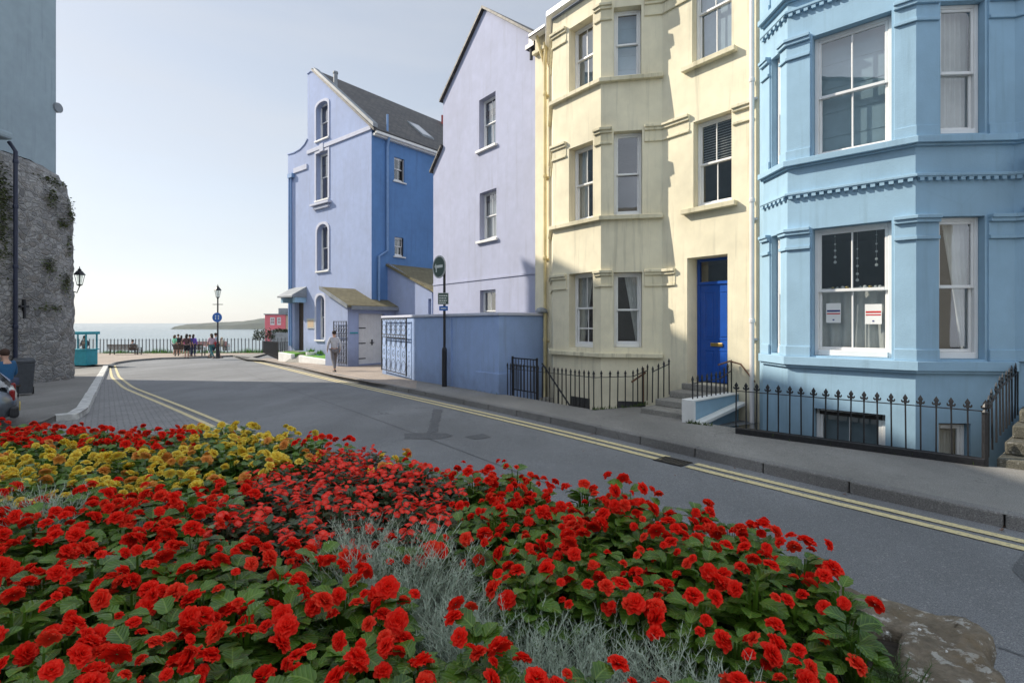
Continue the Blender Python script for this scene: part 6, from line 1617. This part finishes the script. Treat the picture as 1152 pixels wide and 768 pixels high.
INFO = {'red': ('begonia_plant','red double begonia plant with broad green leaves in the flower bed','begonia','red begonias in the bed'),
 'yel': ('begonia_plant','yellow double begonia plant in the band across the back of the bed','begonia','yellow begonias in the bed'),
 'back': ('begonia_plant','small flowered red begonia plant along the back edge of the bed, behind the yellow band','begonia','small red begonias behind the yellow band'),
 'imp': ('impatiens_plant','dark leaved plant covered in small flat scarlet flowers in the middle of the bed','impatiens','scarlet flat flowered plants'),
 'sil': ('curry_plant','silvery grey needle leaved plant in the drift through the red begonias','foliage plant','silver needle leaved plants')}
def plant(kind, x, y):
    nm, lab, cat, grp = INFO[kind]; z = zs(x, y); mound = .03
    R = thing(nm, (x, y, z), lab, cat, grp, random.uniform(0, 6.28)); cnt[kind] = cnt.get(kind, 0)+1
    if kind == 'sil':
        R.scale = (1,1,1); place(random.choice(SIL), 'foliage', R, (0,0,.0), (0,0,0), random.uniform(.8,1.05)*(1.25 if y > 1.75 else 1.0)); return
    if kind == 'imp':
        place(random.choice(FOLI), 'foliage', R, (0,0,0), (0,0,0), random.uniform(1.0,1.2))
        for k in range(random.randint(20,28)):
            an = random.uniform(0,6.28); r = .115*sqrt(random.random()); h = .265-1.6*r*r*6+random.uniform(-.015,.03)
            place(random.choice(BUSY), 'flower', R, (r*cos(an), r*sin(an), h), (random.gauss(0,.35), random.gauss(0,.35)+.4*r/.12, an), random.uniform(.52,.82))
        return
    sc = {'red': random.uniform(.95,1.2), 'yel': random.uniform(.85,1.05), 'back': random.uniform(.85,1.0)}[kind]
    place(random.choice(FOL), 'foliage', R, (0,0,0), (0,0,0), sc)
    nfl = {'red': random.choice((3,4,4,5,5,6)) if y > 1.9 else random.choice((2,3,4,4,5,6)), 'yel': random.choice((3,3,4,4)), 'back': random.choice((3,4,5))}[kind]
    fs = {'red': (.32,.78), 'yel': (.5,.85), 'back': (.42,.66)}[kind]
    a0 = random.uniform(0,6.28); cl_ = noise.noise(Vector((x*2.6, y*2.6, 7)))
    if kind == 'red': nfl = max(1, nfl + 1 + round(cl_*3.2))
    sc *= 1+cl_*.18; R.children[0].scale = (sc*1.05, sc*1.05, sc)
    for k in range(nfl):
        an = a0+(k//3)*2.4+(k%3)*.55+random.uniform(-.15,.15); r = .13*sqrt(random.uniform(.1,1)); h = (.265-.055*(r/.125)**2+random.uniform(-.025,.035))*sc; tilt = random.uniform(.25,1.1)
        c = random.choice(('red_petal','red_petal','red_petal','coral_petal')) if kind != 'yel' else random.choice(('yellow_petal',)*5+('orange_petal',))
        rot = (Matrix.Rotation(an,3,'Z') @ Matrix.Rotation(tilt,3,'Y') @ Matrix.Rotation(random.uniform(0,6),3,'Z')).to_euler()
        s = fs[0]+(fs[1]-fs[0])*random.random()**1.2; place(random.choice(BEG[c]), 'flower', R, (r*cos(an), r*sin(an), h), rot, (s, s, s*random.uniform(.8,1.15)))
sp_ = .158; row = 0; y = .62
while y < 4.5:
    x = -5.2 + (sp_/2 if row % 2 else 0)
    while x < 1.4:
        X, Y = x+random.uniform(-.035,.035), y+random.uniform(-.035,.035)
        if inside((X, Y), plantP):
            px, py = pix(X, Y, .84)
            if -70 < px < 1230 and py < 850:
                kind = 'red'
                if any(inside((px,py), z) for z in ZON_B): kind = 'back'
                elif any(inside((px,py), z) for z in ZON_Y): kind = 'yel'
                elif inside((px,py), ZON_S[0]): kind = 'sil' if random.random() < .88 else 'red'
                elif any(inside((px,py), z) for z in ZON_S[1:]): kind = 'sil' if random.random() < .45 else 'red'
                elif any(inside((px,py), z) for z in ZON_I): kind = 'imp'
                plant(kind, X, Y)
        x += sp_
    y += sp_*.866; row += 1
for (x, y) in ((.96,1.32),(1.03,1.42)):
    R = thing('fern', (x,y,zs(x,y)), 'small feathery green plant on the bare soil beside the stone corner', 'foliage plant', 'feathery green plants'); place(FERN, 'foliage', R, (0,0,-.02), (0,0,x*9), .75)
# fallen petals on the stone
for k in range(16):
    t = random.uniform(.1,.75); i = int(len(pts)*t*.4); o = -random.uniform(.06,.3); p = offset(pts[i:i+2], o)[0]
    mb = MB(); r = random.uniform(.003,.006); z = .69; an = random.uniform(0,6)
    mb.hexa([(p[0]+r*cos(an+q*pi/2), p[1]+r*sin(an+q*pi/2), z-.02) for q in range(4)]+[(p[0]+r*.9*cos(an+q*pi/2), p[1]+r*.9*sin(an+q*pi/2), z-.012) for q in range(4)])
    tag(mb.build('fallen_petal', 'paper'), 'tiny pale fallen petal on the stone corner of the planter', 'petal', 'fallen petals on the stone')
print('PLANTS', cnt)
# ------------------------------------------------------------------ daylight and camera
AZ, EL = radians(75.5), radians(35)
S = Vector((-sin(AZ)*cos(EL), cos(AZ)*cos(EL), sin(EL)))
sun = D.lights.new('sun', 'SUN'); sun.energy = 2.95; sun.angle = radians(.5); sun.color = (1, .91, .77)
so = D.objects.new('sun', sun); COL.objects.link(so); so.rotation_euler = (-S).to_track_quat('-Z', 'Y').to_euler()
W = D.worlds.new('World'); SC.world = W; W.use_nodes = True; nt = W.node_tree
sky = nt.nodes.new('ShaderNodeTexSky'); sky.sky_type = 'NISHITA'; sky.sun_disc = False; sky.sun_elevation = EL; sky.sun_rotation = -AZ
sky.air_density = 1.0; sky.dust_density = .6; sky.ozone_density = 2.0; sky.altitude = 10
bg = nt.nodes['Background']; bg.inputs['Strength'].default_value = .15
hs = nt.nodes.new('ShaderNodeHueSaturation'); hs.inputs['Saturation'].default_value = .72
gm = nt.nodes.new('ShaderNodeGamma'); gm.inputs[1].default_value = .585; L(nt, sky.outputs[0], hs.inputs['Color']); L(nt, hs.outputs[0], gm.inputs[0])
# bright cloud added out of view, overhead and behind the camera, as fill light; clear hazy sky over the sea
tc = nt.nodes.new('ShaderNodeTexCoord').outputs['Generated']; sx = nt.nodes.new('ShaderNodeSeparateXYZ'); L(nt, tc, sx.inputs[0])
ls = mth(nt, 'ADD', mth(nt, 'MULTIPLY', sx.outputs[1], -1.0), mth(nt, 'MULTIPLY', sx.outputs[2], .75))
region = rng(nt, ls, -.05, .55, 0, 1)
mp = nt.nodes.new('ShaderNodeMapping'); mp.inputs['Scale'].default_value = (2.2, 2.2, 4.5); L(nt, tc, mp.inputs[0])
n1 = nt.nodes.new('ShaderNodeTexNoise'); n1.inputs['Scale'].default_value = 1; n1.inputs['Detail'].default_value = 7; L(nt, mp.outputs[0], n1.inputs['Vector'])
cl = mth(nt, 'MULTIPLY', rng(nt, n1.outputs['Fac'], .36, .56, 0, 1), region)
cc = nt.nodes.new('ShaderNodeMix'); cc.data_type = 'RGBA'; L(nt, cl, cc.inputs[0]); L(nt, gm.outputs[0], cc.inputs[6]); cc.inputs[7].default_value = (3.95, 4.4, 5.1, 1)
mp2 = nt.nodes.new('ShaderNodeMapping'); mp2.inputs['Scale'].default_value = (1.6, 1.6, 9); mp2.inputs['Rotation'].default_value = (.12, .05, 0); L(nt, tc, mp2.inputs[0])
n2_ = nt.nodes.new('ShaderNodeTexNoise'); n2_.inputs['Scale'].default_value = 1.6; n2_.inputs['Detail'].default_value = 6; L(nt, mp2.outputs[0], n2_.inputs['Vector'])
wisp = mix(nt, rng(nt, n2_.outputs['Fac'], .38, .70, .08, .32), cc.outputs[2], (2.45, 2.5, 2.6))
L(nt, wisp, bg.inputs[0])
HZ = True
if HZ:
    mb = MB(); mb.box(-2600, 2600, -400, 3000, SEA-1.0, 70); m = D.materials.new('sea_haze'); m.use_nodes = True; n2 = m.node_tree
    n2.nodes.remove(n2.nodes['Principled BSDF']); pv = n2.nodes.new('ShaderNodeVolumePrincipled'); pv.inputs['Density'].default_value = .00012; pv.inputs['Color'].default_value = (.85,.89,.93,1); pv.inputs['Anisotropy'].default_value = .2
    n2.links.new(pv.outputs[0], n2.nodes['Material Output'].inputs['Volume']); MT['haze'] = m
    hz = mb.build('haze', 'haze'); hz['kind'] = 'stuff'
cam = D.cameras.new('camera'); cam.lens = 18; cam.sensor_width = 36; cam.shift_y = -21/1152; cam.clip_end = 30000; cam.clip_start = .05
co = D.objects.new('camera', cam); COL.objects.link(co); co.location = (0, 0, CZ); co.rotation_euler = (radians(90), 0, 0); SC.camera = co
SC.view_settings.view_transform = 'Standard'; SC.view_settings.look = 'None'; SC.view_settings.gamma = 1; SC.view_settings.use_curve_mapping = False
SC.view_settings.exposure = 1.08
SC.render.engine = 'CYCLES'; SC.cycles.use_denoising = True; SC.cycles.max_bounces = 8; SC.cycles.transparent_max_bounces = 12
SC.cycles.caustics_reflective = False; SC.cycles.caustics_refractive = False
